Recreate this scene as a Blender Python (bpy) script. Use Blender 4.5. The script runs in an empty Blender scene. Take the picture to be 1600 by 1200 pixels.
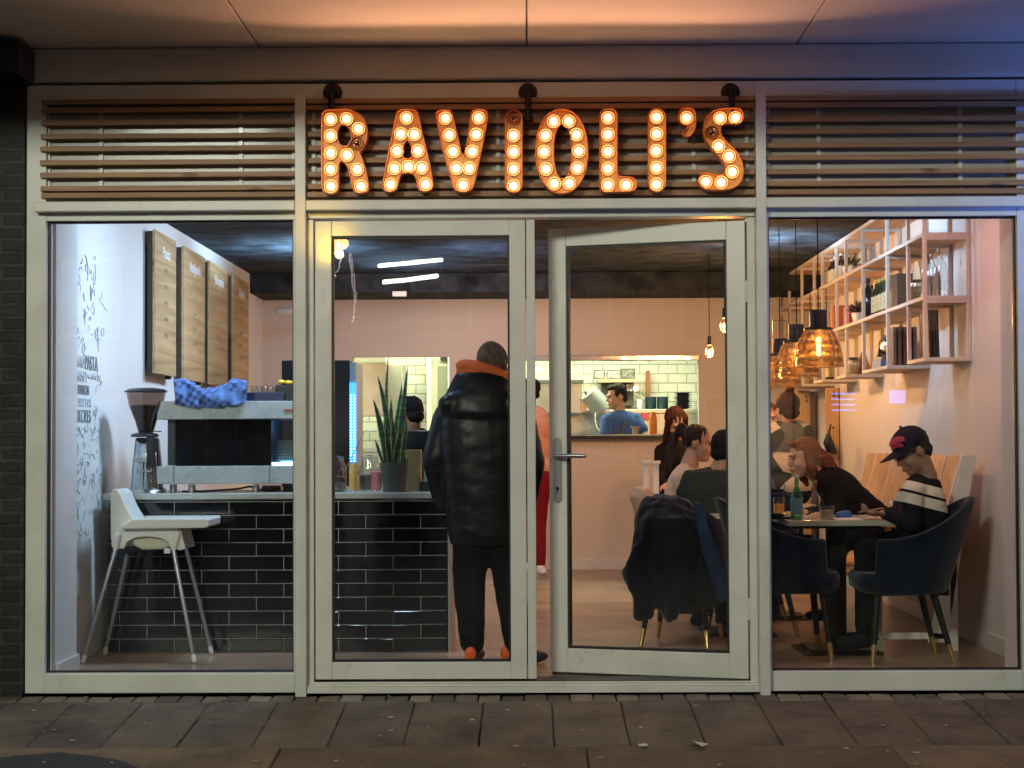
import bpy, bmesh, math, random
from mathutils import Vector, Matrix, noise as mnoise
R = math.radians
C = bpy.context.scene.collection
scn = bpy.context.scene
random.seed(7)

# ------------------------------------------------------------------ camera
FPX = 2500.0; DCAM = 8.065; EYE = 1.205
cd = bpy.data.cameras.new("camera"); cam = bpy.data.objects.new("camera", cd); C.objects.link(cam)
cd.sensor_width = 36; cd.lens = 36 * FPX / 1600; cd.shift_x = -0.0025; cd.shift_y = 0.0166
cd.clip_start = 0.1; cd.clip_end = 500
CM = Matrix.Rotation(R(0.48), 4, 'Z') @ Matrix.Rotation(R(91.5), 4, 'X') @ Matrix.Rotation(R(-0.26), 4, 'Z')
cam.matrix_world = Matrix.Translation((0, -DCAM, EYE)) @ CM
scn.camera = cam
CR = CM.to_3x3()
def at(u, v, Y):
    """point of the plane y=Y seen at photo pixel u,v (1600x1200)"""
    d = CR @ Vector(((u - 800) / FPX - 0.0025 * 1600 / FPX, -(v - 600) / FPX + 0.0166 * 1600 / FPX, -1))
    t = (Y + DCAM) / d.y
    return Vector((0, -DCAM, EYE)) + d * t
def sc(Y): return FPX / (DCAM + Y)
def ax(u, Y, v=700): return at(u, v, Y).x
def az(v, Y, u=820): return at(u, v, Y).z

# ------------------------------------------------------------------ world, view, night light
w = bpy.data.worlds.new("World"); scn.world = w; w.use_nodes = True
nt = w.node_tree; bg = nt.nodes['Background']
sky = nt.nodes.new('ShaderNodeTexSky'); sky.sky_type = 'NISHITA'; sky.sun_disc = False
sky.sun_elevation = R(-3); sky.sun_rotation = R(200)
nt.links.new(sky.outputs[0], bg.inputs[0]); bg.inputs[1].default_value = 0.05
scn.view_settings.view_transform = 'Standard'; scn.view_settings.look = 'None'
scn.view_settings.exposure = 0; scn.view_settings.gamma = 1
scn.render.resolution_x = 1024; scn.render.resolution_y = 768
try:
    scn.cycles.max_bounces = 10; scn.cycles.transparent_max_bounces = 24; scn.cycles.sample_clamp_indirect = 4
    scn.cycles.caustics_reflective = False; scn.cycles.caustics_refractive = False
except Exception: pass

def aim(o, target):
    d = Vector(target) - o.location
    o.rotation_euler = d.to_track_quat('-Z', 'Y').to_euler()
def area(name, loc, target, sx, sy, power, col, spread=180):
    l = bpy.data.lights.new(name, 'AREA'); l.shape = 'RECTANGLE'; l.size = sx; l.size_y = sy
    l.energy = power; l.color = col; l.spread = R(spread)
    o = bpy.data.objects.new(name, l); C.objects.link(o); o.location = loc; aim(o, target); return o
def spot(name, loc, target, power, col, ang, blend=.3, rad=.04):
    l = bpy.data.lights.new(name, 'SPOT'); l.energy = power; l.color = col; l.spot_size = R(ang); l.spot_blend = blend
    l.shadow_soft_size = rad
    o = bpy.data.objects.new(name, l); C.objects.link(o); o.location = loc; aim(o, target); return o
def point(name, loc, power, col, rad=.03):
    l = bpy.data.lights.new(name, 'POINT'); l.energy = power; l.color = col; l.shadow_soft_size = rad
    o = bpy.data.objects.new(name, l); C.objects.link(o); o.location = loc; return o

COOL = (.50, .74, 1.0); NEUT = (1, .80, .66); WARM = (1, .52, .22); GREEN = (.90, 1.0, .66)
# street light in front of the shop, under the canopy edge
area("street_light", (-3.6, -9.4, 5.0), (0, 0, 1.0), 1.5, .9, 335, (.96, .99, .81))
area("street_light_right", (3.5, -12, 6.4), (1.5, 0, .8), 1.6, .9, 175, (.95, .98, .76))
# blue shop sign of the neighbour on the right
area("blue_sign_light", (3.35, -.60, 2.15), (2.5, 0, 2.35), .2, .5, 11, (.10, .25, 1.0))
# bulbs of the marquee sign shining out on the canopy
for i in range(9):
    o = at(530 + i * 77, 236, -.13)
    spot("sign_light", o, (o.x, o.y - 1, o.z), 7.6, (1, .48, .27), 134, .16, .05)
# inside
area("ceiling_spot_cool", (-1.3, .95, 2.66), (-2.5, 1.5, 1.4), .25, .25, 27, COOL, 150)
area("ceiling_spot_cool", (-1.2, 2.9, 2.66), (-2.5, 3.3, 1.4), .25, .25, 24, COOL, 150)
area("ceiling_spot_cool", (-1.0, 1.0, 2.68), (-1.2, 1.5, .9), .25, .25, 10, COOL, 150)
area("ceiling_spot_shelf", (1.2, 2.0, 2.66), (2.6, 2.6, 2.55), .2, .2, 12, COOL, 100)
area("warm_room_fill", (.2, 3.2, 2.68), (.2, 3.3, 0), 1.4, 2.2, 20, (1, .72, .62))  # unseen fill added for the warm tone of the whole room
spot("ceiling_patch_fill_left", (-1.65, 4.4, 2.25), (-1.75, 4.45, 2.75), 190, (.42, .72, 1.0), 140, 1, .05)  # unseen upward spots added to make bluish patches on the ceiling
spot("ceiling_patch_fill_left", (-1.1, 5.6, 2.25), (-1.1, 5.6, 2.75), 45, (.42, .72, 1.0), 140, 1, .05)
spot("ceiling_patch_fill_right", (1.80, 4.0, 2.25), (1.82, 4.1, 2.75), 130, (.45, .75, 1.0), 135, 1, .05)
spot("ceiling_patch_fill_mid", (-.4, 4.6, 2.2), (-.4, 4.7, 2.75), 45, (.42, .66, 1.0), 140, 1, .05)
area("warm_room_fill", (-.7, 5.6, 2.58), (-.7, 7.1, 1.4), 1.6, .6, 15, (1, .82, .78))  # unseen fill added for the back wall
area("warm_room_fill", (1.9, 1.0, 2.66), (2.2, 1.3, 0), .6, .6, 11, (1, .55, .52))  # unseen fill added to warm the right wall
area("kitchen_light", (-.4, 8.3, 2.6), (-.4, 8.4, 0), 4.2, .5, 170, GREEN)

# ------------------------------------------------------------------ materials
def setv(n, k, v):
    if k in n.inputs: n.inputs[k].default_value = v
MATS = {}
def mat(name, col, rough=.6, metal=0., var=.0, vscale=6., bump=0., bscale=30., coat=0., emit=None, es=0., stretch=None, sheen=0., spec=None, trans=0.):
    if name in MATS: return MATS[name]
    m = bpy.data.materials.new(name); m.use_nodes = True; nt = m.node_tree; L = nt.links
    b = nt.nodes['Principled BSDF']
    c4 = (*col, 1)
    setv(b, 'Base Color', c4); setv(b, 'Roughness', rough); setv(b, 'Metallic', metal); setv(b, 'Coat Weight', coat); setv(b, 'Coat Roughness', .08)
    setv(b, 'Sheen Weight', sheen); setv(b, 'Transmission Weight', trans)
    if spec is not None: setv(b, 'Specular IOR Level', spec)
    if emit: setv(b, 'Emission Color', (*emit, 1)); setv(b, 'Emission Strength', es)
    if var or bump:
        tc = nt.nodes.new('ShaderNodeTexCoord'); mp = nt.nodes.new('ShaderNodeMapping'); L.new(tc.outputs['Object'], mp.inputs[0])
        if stretch: mp.inputs['Scale'].default_value = stretch
        if var:
            n = nt.nodes.new('ShaderNodeTexNoise'); n.inputs['Scale'].default_value = vscale; n.inputs['Detail'].default_value = 6
            L.new(mp.outputs[0], n.inputs['Vector'])
            r = nt.nodes.new('ShaderNodeValToRGB'); r.color_ramp.elements[0].position = .3; r.color_ramp.elements[1].position = .7
            r.color_ramp.elements[0].color = (*[max(0, x * (1 - var)) for x in col], 1)
            r.color_ramp.elements[1].color = (*[min(1, x * (1 + var)) for x in col], 1)
            L.new(n.outputs[0], r.inputs[0]); L.new(r.outputs[0], b.inputs['Base Color'])
            rr = nt.nodes.new('ShaderNodeMapRange'); rr.inputs[3].default_value = max(.02, rough - .08); rr.inputs[4].default_value = min(1, rough + .08)
            L.new(n.outputs[0], rr.inputs[0]); L.new(rr.outputs[0], b.inputs['Roughness'])
        if bump:
            n2 = nt.nodes.new('ShaderNodeTexNoise'); n2.inputs['Scale'].default_value = bscale; n2.inputs['Detail'].default_value = 5
            L.new(mp.outputs[0], n2.inputs['Vector'])
            bp = nt.nodes.new('ShaderNodeBump'); bp.inputs['Strength'].default_value = bump; bp.inputs['Distance'].default_value = .01
            L.new(n2.outputs[0], bp.inputs['Height']); L.new(bp.outputs[0], b.inputs['Normal'])
    MATS[name] = m; return m

ORD = ['first', 'second', 'third', 'fourth', 'fifth', 'sixth', 'seventh', 'eighth', 'ninth', 'tenth']
def cmat(*a, **k):
    k['spec'] = .08; return mat(*a, **k)
def hmat(*a, **k):
    k['spec'] = .38; return mat(*a, **k)

def brickmat(name, c1, c2, mortar, bw, bh, ms, rough, axes='XZ', bump=.6, offset=.5, var=.25, coat=0., rotw=False, vs=9.):
    m = bpy.data.materials.new(name); m.use_nodes = True; nt = m.node_tree; L = nt.links; b = nt.nodes['Principled BSDF']
    tc = nt.nodes.new('ShaderNodeTexCoord'); sp = nt.nodes.new('ShaderNodeSeparateXYZ'); cb = nt.nodes.new('ShaderNodeCombineXYZ')
    L.new(tc.outputs['Object'], sp.inputs[0]); L.new(sp.outputs[axes[0]], cb.inputs[0]); L.new(sp.outputs[axes[1]], cb.inputs[1])
    br = nt.nodes.new('ShaderNodeTexBrick'); br.offset = offset
    for k, v in (('Color1', (*c1, 1)), ('Color2', (*c2, 1)), ('Mortar', (*mortar, 1)), ('Scale', 1.), ('Mortar Size', ms), ('Mortar Smooth', .2), ('Brick Width', bw), ('Row Height', bh)):
        br.inputs[k].default_value = v
    L.new(cb.outputs[0], br.inputs['Vector'])
    n = nt.nodes.new('ShaderNodeTexNoise'); n.inputs['Scale'].default_value = vs; n.inputs['Detail'].default_value = 8; L.new(tc.outputs['Object'], n.inputs['Vector'])
    mr = nt.nodes.new('ShaderNodeMapRange'); mr.inputs[1].default_value = .3; mr.inputs[2].default_value = .7; mr.inputs[3].default_value = 1 - var; mr.inputs[4].default_value = 1 + var
    L.new(n.outputs[0], mr.inputs[0])
    mx = nt.nodes.new('ShaderNodeMix'); mx.data_type = 'RGBA'; mx.blend_type = 'MULTIPLY'; mx.inputs[0].default_value = 1
    L.new(br.outputs[0], mx.inputs[6]); L.new(mr.outputs[0], mx.inputs[7]); L.new(mx.outputs[2], b.inputs['Base Color'])
    setv(b, 'Roughness', rough); setv(b, 'Coat Weight', coat)
    bp = nt.nodes.new('ShaderNodeBump'); bp.inputs['Strength'].default_value = bump; bp.inputs['Distance'].default_value = .006; bp.invert = True
    L.new(br.outputs['Fac'], bp.inputs['Height'])
    bp2 = nt.nodes.new('ShaderNodeBump'); bp2.inputs['Strength'].default_value = .25; bp2.inputs['Distance'].default_value = .01
    n3 = nt.nodes.new('ShaderNodeTexNoise'); n3.inputs['Scale'].default_value = vs * 6; n3.inputs['Detail'].default_value = 6; L.new(tc.outputs['Object'], n3.inputs['Vector'])
    L.new(n3.outputs[0], bp2.inputs['Height']); L.new(bp.outputs[0], bp2.inputs['Normal']); L.new(bp2.outputs[0], b.inputs['Normal'])
    return m

def woodmat(name, c1, c2, axis='X', rough=.55, scale=1., knots=True):
    m = bpy.data.materials.new(name); m.use_nodes = True; nt = m.node_tree; L = nt.links; b = nt.nodes['Principled BSDF']
    tc = nt.nodes.new('ShaderNodeTexCoord'); mp = nt.nodes.new('ShaderNodeMapping'); L.new(tc.outputs['Object'], mp.inputs[0])
    s = {'X': (1.2, 22, 22), 'Y': (22, 1.2, 22), 'Z': (22, 22, 1.2)}[axis]; mp.inputs['Scale'].default_value = [q * scale for q in s]
    n = nt.nodes.new('ShaderNodeTexNoise'); n.inputs['Scale'].default_value = 1.6; n.inputs['Detail'].default_value = 8; n.inputs['Distortion'].default_value = .6
    L.new(mp.outputs[0], n.inputs['Vector'])
    r = nt.nodes.new('ShaderNodeValToRGB'); e = r.color_ramp.elements; e[0].position = .32; e[1].position = .66; e[0].color = (*c1, 1); e[1].color = (*c2, 1)
    L.new(n.outputs[0], r.inputs[0])
    out = r.outputs[0]
    if knots:
        mp2 = nt.nodes.new('ShaderNodeMapping'); L.new(tc.outputs['Object'], mp2.inputs[0]); mp2.inputs['Scale'].default_value = [q * .16 * scale + 1.2 for q in s]
        vo = nt.nodes.new('ShaderNodeTexVoronoi'); vo.inputs['Scale'].default_value = 1.7; L.new(mp2.outputs[0], vo.inputs['Vector'])
        kr = nt.nodes.new('ShaderNodeValToRGB'); kr.color_ramp.elements[0].position = .05; kr.color_ramp.elements[1].position = .16
        kr.color_ramp.elements[0].color = (.25, .18, .12, 1); kr.color_ramp.elements[1].color = (1, 1, 1, 1); L.new(vo.outputs['Distance'], kr.inputs[0])
        mx = nt.nodes.new('ShaderNodeMix'); mx.data_type = 'RGBA'; mx.blend_type = 'MULTIPLY'; mx.inputs[0].default_value = 1
        L.new(out, mx.inputs[6]); L.new(kr.outputs[0], mx.inputs[7]); out = mx.outputs[2]
    L.new(out, b.inputs['Base Color']); setv(b, 'Roughness', rough)
    bp = nt.nodes.new('ShaderNodeBump'); bp.inputs['Strength'].default_value = .2; bp.inputs['Distance'].default_value = .004
    L.new(n.outputs[0], bp.inputs['Height']); L.new(bp.outputs[0], b.inputs['Normal'])
    return m

def glassmat(name, tint=(1, 1, 1), base=.027, grime=True, edge=.6, rough=.0):
    m = bpy.data.materials.new(name); m.use_nodes = True; nt = m.node_tree; L = nt.links; nt.nodes.clear()
    o = nt.nodes.new('ShaderNodeOutputMaterial'); tr = nt.nodes.new('ShaderNodeBsdfTransparent'); tr.inputs[0].default_value = (*tint, 1)
    gl = nt.nodes.new('ShaderNodeBsdfGlossy'); gl.inputs['Roughness'].default_value = rough; gl.inputs[0].default_value = (1, 1, 1, 1)
    lw = nt.nodes.new('ShaderNodeLayerWeight'); lw.inputs[0].default_value = .5
    pw = nt.nodes.new('ShaderNodeMath'); pw.operation = 'POWER'; pw.inputs[1].default_value = 4; L.new(lw.outputs['Facing'], pw.inputs[0])
    ma = nt.nodes.new('ShaderNodeMath'); ma.operation = 'MULTIPLY_ADD'; ma.inputs[1].default_value = edge; ma.inputs[2].default_value = base; L.new(pw.outputs[0], ma.inputs[0])
    mx = nt.nodes.new('ShaderNodeMixShader'); L.new(ma.outputs[0], mx.inputs[0]); L.new(tr.outputs[0], mx.inputs[1]); L.new(gl.outputs[0], mx.inputs[2])
    last = mx
    if grime:
        df = nt.nodes.new('ShaderNodeBsdfDiffuse'); df.inputs[0].default_value = (.75, .75, .72, 1)
        tc = nt.nodes.new('ShaderNodeTexCoord'); mp = nt.nodes.new('ShaderNodeMapping'); mp.inputs['Scale'].default_value = (1.2, 1, .5); L.new(tc.outputs['Object'], mp.inputs[0])
        n = nt.nodes.new('ShaderNodeTexNoise'); n.inputs['Scale'].default_value = 2.2; n.inputs['Detail'].default_value = 9; n.inputs['Roughness'].default_value = .7; L.new(mp.outputs[0], n.inputs['Vector'])
        mr = nt.nodes.new('ShaderNodeMapRange'); mr.inputs[1].default_value = .42; mr.inputs[2].default_value = .8; mr.inputs[3].default_value = 0.0; mr.inputs[4].default_value = .011; L.new(n.outputs[0], mr.inputs[0])
        m2 = nt.nodes.new('ShaderNodeMixShader'); L.new(mr.outputs[0], m2.inputs[0]); L.new(mx.outputs[0], m2.inputs[1]); L.new(df.outputs[0], m2.inputs[2]); last = m2
        bp = nt.nodes.new('ShaderNodeBump'); bp.inputs['Strength'].default_value = .02; bp.inputs['Distance'].default_value = .02
        n2 = nt.nodes.new('ShaderNodeTexNoise'); n2.inputs['Scale'].default_value = 1.5; L.new(tc.outputs['Object'], n2.inputs['Vector']); L.new(n2.outputs[0], bp.inputs['Height']); L.new(bp.outputs[0], gl.inputs['Normal'])
    L.new(last.outputs[0], o.inputs[0]); return m

M = {}
M['frame'] = mat('white_frame_paint', (.76, .755, .71), .34, var=.08, vscale=4.5, bump=.03, bscale=40, coat=.25)
def scuffs(m, col, dark):
    nt = m.node_tree; L = nt.links; b = nt.nodes['Principled BSDF']; src = b.inputs['Base Color'].links[0].from_socket
    tc = nt.nodes.new('ShaderNodeTexCoord'); mp = nt.nodes.new('ShaderNodeMapping'); mp.inputs['Scale'].default_value = (3, 3, 1.4); L.new(tc.outputs['Object'], mp.inputs[0])
    n = nt.nodes.new('ShaderNodeTexNoise'); n.inputs['Scale'].default_value = 3.2; n.inputs['Detail'].default_value = 12; n.inputs['Roughness'].default_value = .78; L.new(mp.outputs[0], n.inputs[0])
    r = nt.nodes.new('ShaderNodeMapRange'); r.inputs[1].default_value = .58; r.inputs[2].default_value = .74; r.inputs[3].default_value = 0; r.inputs[4].default_value = dark; L.new(n.outputs[0], r.inputs[0])
    mx = nt.nodes.new('ShaderNodeMix'); mx.data_type = 'RGBA'; mx.inputs[7].default_value = (*col, 1); L.new(r.outputs[0], mx.inputs[0]); L.new(src, mx.inputs[6]); L.new(mx.outputs[2], b.inputs['Base Color'])
scuffs(M['frame'], (.36, .33, .27), .55)
M['gasket'] = mat('black_rubber', (.012, .012, .014), .5)
M['soffit'] = mat('soffit_paint', (.64, .57, .50), .75, var=.06, vscale=1.4, bump=.04, bscale=60)
M['fascia'] = mat('fascia_paint', (.68, .64, .55), .7, var=.08, vscale=1.2, bump=.04)
M['panel'] = mat('glossy_pale_panel', (.46, .42, .38), .28, var=.03, vscale=1.5, coat=.15)
M['slat'] = woodmat('slat_wood', (.26, .135, .06), (.42, .24, .115), 'X', .5)
M['iron'] = mat('black_iron', (.03, .022, .018), .45, .6, bump=.2, bscale=60)
M['chrome'] = mat('brushed_steel', (.62, .62, .60), .22, 1., var=.05, vscale=20, stretch=(1, 1, 8))
M['steel'] = mat('kitchen_steel', (.50, .52, .50), .35, 1., var=.12, vscale=3)
M['black'] = mat('black_plastic', (.015, .015, .017), .35, var=.2)
M['brass'] = mat('brass_tip', (.72, .50, .18), .28, 1.)
M['gun'] = mat('black_chair_leg', (.010, .009, .009), .45, spec=.3)
M['cord'] = mat('black_cord', (.01, .01, .01), .9, spec=.05)
M['wall'] = mat('white_wall_paint', (.74, .71, .69), .8, var=.03, vscale=1.2, bump=.05, bscale=80)
M['wallback'] = mat('back_wall_paint', (.70, .62, .57), .8, var=.04, vscale=.9, bump=.05, bscale=80)
M['skirt'] = mat('skirting_paint', (.72, .69, .66), .45)
M['ceil'] = mat('dark_concrete_ceiling', (.030, .035, .044), .75, var=.8, vscale=5.0, bump=1., bscale=9, spec=.12)
M['ctop'] = mat('counter_top', (.42, .43, .40), .25, var=.1, vscale=9)
M['grout'] = mat('grout', (.62, .61, .57), .8)
M['tile'] = mat('glazed_dark_tile', (.005, .0075, .013), .10, var=.35, vscale=5, bump=.12, bscale=12, coat=.4)
M['menu'] = woodmat('menu_board_wood', (.36, .22, .10), (.60, .42, .22), 'Y', .55, .5)
M['shelfw'] = woodmat('shelf_wood', (.50, .33, .19), (.66, .46, .29), 'Y', .6, .7, False)
M['post'] = mat('white_shelf_frame', (.60, .55, .49), .5, var=.05, vscale=8)
M['bench'] = woodmat('bench_wood', (.46, .28, .14), (.62, .41, .23), 'Z', .5, .6)
M['white'] = mat('white_plastic', (.78, .78, .74), .3)
M['whitep'] = mat('white_painted_wood', (.70, .67, .63), .5, var=.05)
M['navy'] = cmat('navy_velvet', (.004, .009, .022), .85, var=.35, vscale=14, bump=.2, bscale=50, sheen=.2)
M['glass'] = glassmat('window_glass')
M['glassware'] = glassmat('clear_glassware', (.93, .95, .94), .10, False, .8, .03)
M['green'] = glassmat('green_bottle_glass', (.18, .62, .24), .10, False, .7, .03)
M['amber'] = glassmat('gold_mesh_glass', (1, .66, .25), .08, False, .7, .08)

# ------------------------------------------------------------------ mesh building
class MB:
    def __init__(s): s.v = []; s.f = []
    def add(s, vs, fs):
        o = len(s.v); s.v += [Vector(p) for p in vs]; s.f += [[i + o for i in f] for f in fs]; return s
    def box(s, x0, x1, y0, y1, z0, z1):
        if x0 > x1: x0, x1 = x1, x0
        if y0 > y1: y0, y1 = y1, y0
        if z0 > z1: z0, z1 = z1, z0
        return s.add([(x0,y0,z0),(x1,y0,z0),(x1,y1,z0),(x0,y1,z0),(x0,y0,z1),(x1,y0,z1),(x1,y1,z1),(x0,y1,z1)],
              [(0,3,2,1),(4,5,6,7),(0,1,5,4),(1,2,6,5),(2,3,7,6),(3,0,4,7)])
    def bpx(s, u0, u1, v0, v1, Y0, Y1):
        """box whose front face fills pixels u0..u1, v0..v1 at depth Y0"""
        vm = (v0 + v1) / 2; um = (u0 + u1) / 2
        return s.box(at(u0, vm, Y0).x, at(u1, vm, Y0).x, Y0, Y1, at(um, v1, Y0).z, at(um, v0, Y0).z)
    def obox(s, c, ex, ey, ez):
        c, ex, ey, ez = map(Vector, (c, ex, ey, ez)); vs = []
        for k in (-1, 1):
            for (i, j) in ((-1,-1),(1,-1),(1,1),(-1,1)): vs.append(c + ex*i + ey*j + ez*k)
        return s.add(vs, [(0,3,2,1),(4,5,6,7),(0,1,5,4),(1,2,6,5),(2,3,7,6),(3,0,4,7)])
    def cap(s, p0, r0, p1=None, r1=None, n=14, round_=True):
        """tapered capsule / cylinder"""
        p0 = Vector(p0); p1 = Vector(p1); r1 = r0 if r1 is None else r1
        d = (p1 - p0); L = d.length or 1e-6; d = d / L
        a = d.orthogonal().normalized(); b = d.cross(a)
        rings = []
        if round_:
            for k in range(1, 4): t = math.pi/2*(k/4); rings.append((p0 - d*r0*math.cos(t), r0*math.sin(t)))
        rings.append((p0, r0)); rings.append((p1, r1))
        if round_:
            for k in range(3, 0, -1): t = math.pi/2*(k/4); rings.append((p1 + d*r1*math.cos(t), r1*math.sin(t)))
        vs = []
        for c, r in rings:
            for i in range(n): t = 2*math.pi*i/n; vs.append(c + a*(r*math.cos(t)) + b*(r*math.sin(t)))
        fs = []
        for k in range(len(rings)-1):
            for i in range(n): j = (i+1) % n; fs.append((k*n+i, k*n+j, (k+1)*n+j, (k+1)*n+i))
        fs.append(tuple(range(n-1, -1, -1))); fs.append(tuple((len(rings)-1)*n+i for i in range(n)))
        return s.add(vs, fs)
    def cyl(s, p0, r0, p1, r1=None, n=20): return s.cap(p0, r0, p1, r1, n, False)
    def ell(s, c, r, basis=None, n=16, m=10):
        c = Vector(c); vs = []; fs = []
        B = basis or Matrix.Identity(3)
        for k in range(1, m):
            t = math.pi*k/m
            for i in range(n):
                p = 2*math.pi*i/n
                vs.append(c + B @ Vector((r[0]*math.sin(t)*math.cos(p), r[1]*math.sin(t)*math.sin(p), r[2]*math.cos(t))))
        vs.append(c + B @ Vector((0,0,r[2]))); vs.append(c - B @ Vector((0,0,r[2])))
        T = len(vs)-2
        for k in range(m-2):
            for i in range(n): j=(i+1)%n; fs.append((k*n+i,(k+1)*n+i,(k+1)*n+j,k*n+j))
        for i in range(n):
            j=(i+1)%n; fs.append((T,i,j)); fs.append((T+1,(m-2)*n+j,(m-2)*n+i))
        return s.add(vs, fs)
    def tube(s, pts, r, n=8, closed=False):
        pts = [Vector(p) for p in pts]; N = len(pts); vs = []; fs = []; prev = None
        for i, p in enumerate(pts):
            if closed: d = pts[(i+1)%N] - pts[i-1]
            else: d = pts[min(i+1,N-1)] - pts[max(i-1,0)]
            d.normalize()
            if prev is None: a = d.orthogonal().normalized()
            else: a = (prev - d*prev.dot(d)); a = a.normalized() if a.length > 1e-6 else d.orthogonal().normalized()
            prev = a; b = d.cross(a); rr = r[i] if isinstance(r, (list, tuple)) else r
            for k in range(n): t = 2*math.pi*k/n; vs.append(p + a*(rr*math.cos(t)) + b*(rr*math.sin(t)))
        for i in range(N if closed else N-1):
            q = (i+1) % N
            for k in range(n): j=(k+1)%n; fs.append((i*n+k,i*n+j,q*n+j,q*n+k))
        if not closed: fs.append(tuple(range(n-1,-1,-1))); fs.append(tuple((N-1)*n+k for k in range(n)))
        return s.add(vs, fs)
    def lathe(s, c, prof, n=24, axis='Z', close=False):
        """prof: list of (r, h)"""
        c = Vector(c); vs = []; fs = []
        for r, h in prof:
            for i in range(n):
                t = 2*math.pi*i/n
                p = Vector((r*math.cos(t), r*math.sin(t), h))
                if axis == 'Y': p = Vector((p.x, p.z, p.y))
                vs.append(c + p)
        m = len(prof)
        for k in range(m if close else m-1):
            q=(k+1)%m
            for i in range(n): j=(i+1)%n; fs.append((k*n+i,k*n+j,q*n+j,q*n+i))
        if not close:
            if prof[0][0] > 1e-5: fs.append(tuple(range(n-1,-1,-1)))
            if prof[-1][0] > 1e-5: fs.append(tuple((m-1)*n+i for i in range(n)))
        return s.add(vs, fs)
    def prism(s, poly, a, b, axis='Y'):
        """poly of (x,z) extruded from y=a to y=b"""
        n = len(poly); vs = []
        for y in (a, b):
            for (p, q) in poly: vs.append((p, y, q) if axis == 'Y' else ((y, p, q) if axis == 'X' else (p, q, y)))
        fs = [tuple(range(n)), tuple(range(2*n-1, n-1, -1))]
        for i in range(n): j=(i+1)%n; fs.append((i, i+n, j+n, j))
        return s.add(vs, fs)
    def loft(s, rows, n=22, e=2.4):
        """rows: (u0,u1,v,Y,halfdepth) closed solid with that silhouette"""
        rings = []
        for (u0, u1, v, Y, hd) in rows:
            a = at(u0, v, Y); b = at(u1, v, Y); c = (a+b)/2; hw = (b-a).length/2
            rings.append((c, hw, hd))
        return s.rings(rings, n, e)
    def rings(s, rings, n=22, e=2.4):
        vs = []; fs = []
        for c, hw, hd in rings:
            for i in range(n):
                t = 2*math.pi*i/n; cx = math.cos(t); sy = math.sin(t)
                vs.append(Vector(c) + Vector((hw*math.copysign(abs(cx)**(2/e), cx), hd*math.copysign(abs(sy)**(2/e), sy), 0)))
        for k in range(len(rings)-1):
            for i in range(n): j=(i+1)%n; fs.append((k*n+i,k*n+j,(k+1)*n+j,(k+1)*n+i))
        fs.append(tuple(range(n))); fs.append(tuple((len(rings)-1)*n+i for i in range(n-1,-1,-1)))
        return s.add(vs, fs)

ORG = {}
def link(name, me, m, parent, org, smooth, bevel):
    if m: me.materials.append(m)
    if smooth: me.shade_smooth()
    o = bpy.data.objects.new(name, me); C.objects.link(o)
    if parent is not None:
        o.parent = parent; ORG[o.name] = ORG[parent.name]
    else:
        o.location = org; ORG[o.name] = Vector(org)
    if bevel:
        b = o.modifiers.new('bevel', 'BEVEL'); b.width = bevel; b.segments = 2; b.limit_method = 'ANGLE'; b.angle_limit = R(40)
        b.harden_normals = False
    return o
def base_of(vs):
    xs = [p.x for p in vs]; ys = [p.y for p in vs]; zs = [p.z for p in vs]
    return Vector(((min(xs)+max(xs))/2, (min(ys)+max(ys))/2, min(zs)))
def obj(name, mb, m, parent=None, smooth=False, bevel=0, fixn=True, local=False):
    org = (Vector((0,0,0)) if local else ORG[parent.name]) if parent is not None else (Vector((0,0,0)) if local else base_of(mb.v))
    me = bpy.data.meshes.new(name); me.from_pydata([p - org for p in mb.v], [], mb.f); me.update()
    if fixn:
        b = bmesh.new(); b.from_mesh(me); bmesh.ops.recalc_face_normals(b, faces=b.faces)
        if smooth:
            for e in b.edges:
                if len(e.link_faces) == 2 and e.calc_face_angle(0) > R(48): e.smooth = False
        b.to_mesh(me); b.free()
    return link(name, me, m, parent, org, smooth, bevel)
def tag(o, label, cat, group=None):
    o['label'] = label; o['category'] = cat
    if group: o['group'] = group
    return o
def thing(name, label, cat, org, group=None, rz=0):
    o = bpy.data.objects.new(name, None); C.objects.link(o); o.location = org; o.rotation_euler = (0,0,rz); o.empty_display_size = .1
    ORG[o.name] = Vector(org); return tag(o, label, cat, group)
def struct(name, mb, m, **k):
    o = obj(name, mb, m, **k); o['kind'] = 'structure'; return o
def copy_tree(o, parent=None):
    c = o.copy(); C.objects.link(c); c.parent = parent; ORG[c.name] = ORG[o.name]
    for ch in list(o.children): copy_tree(ch, c)
    return c
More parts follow.
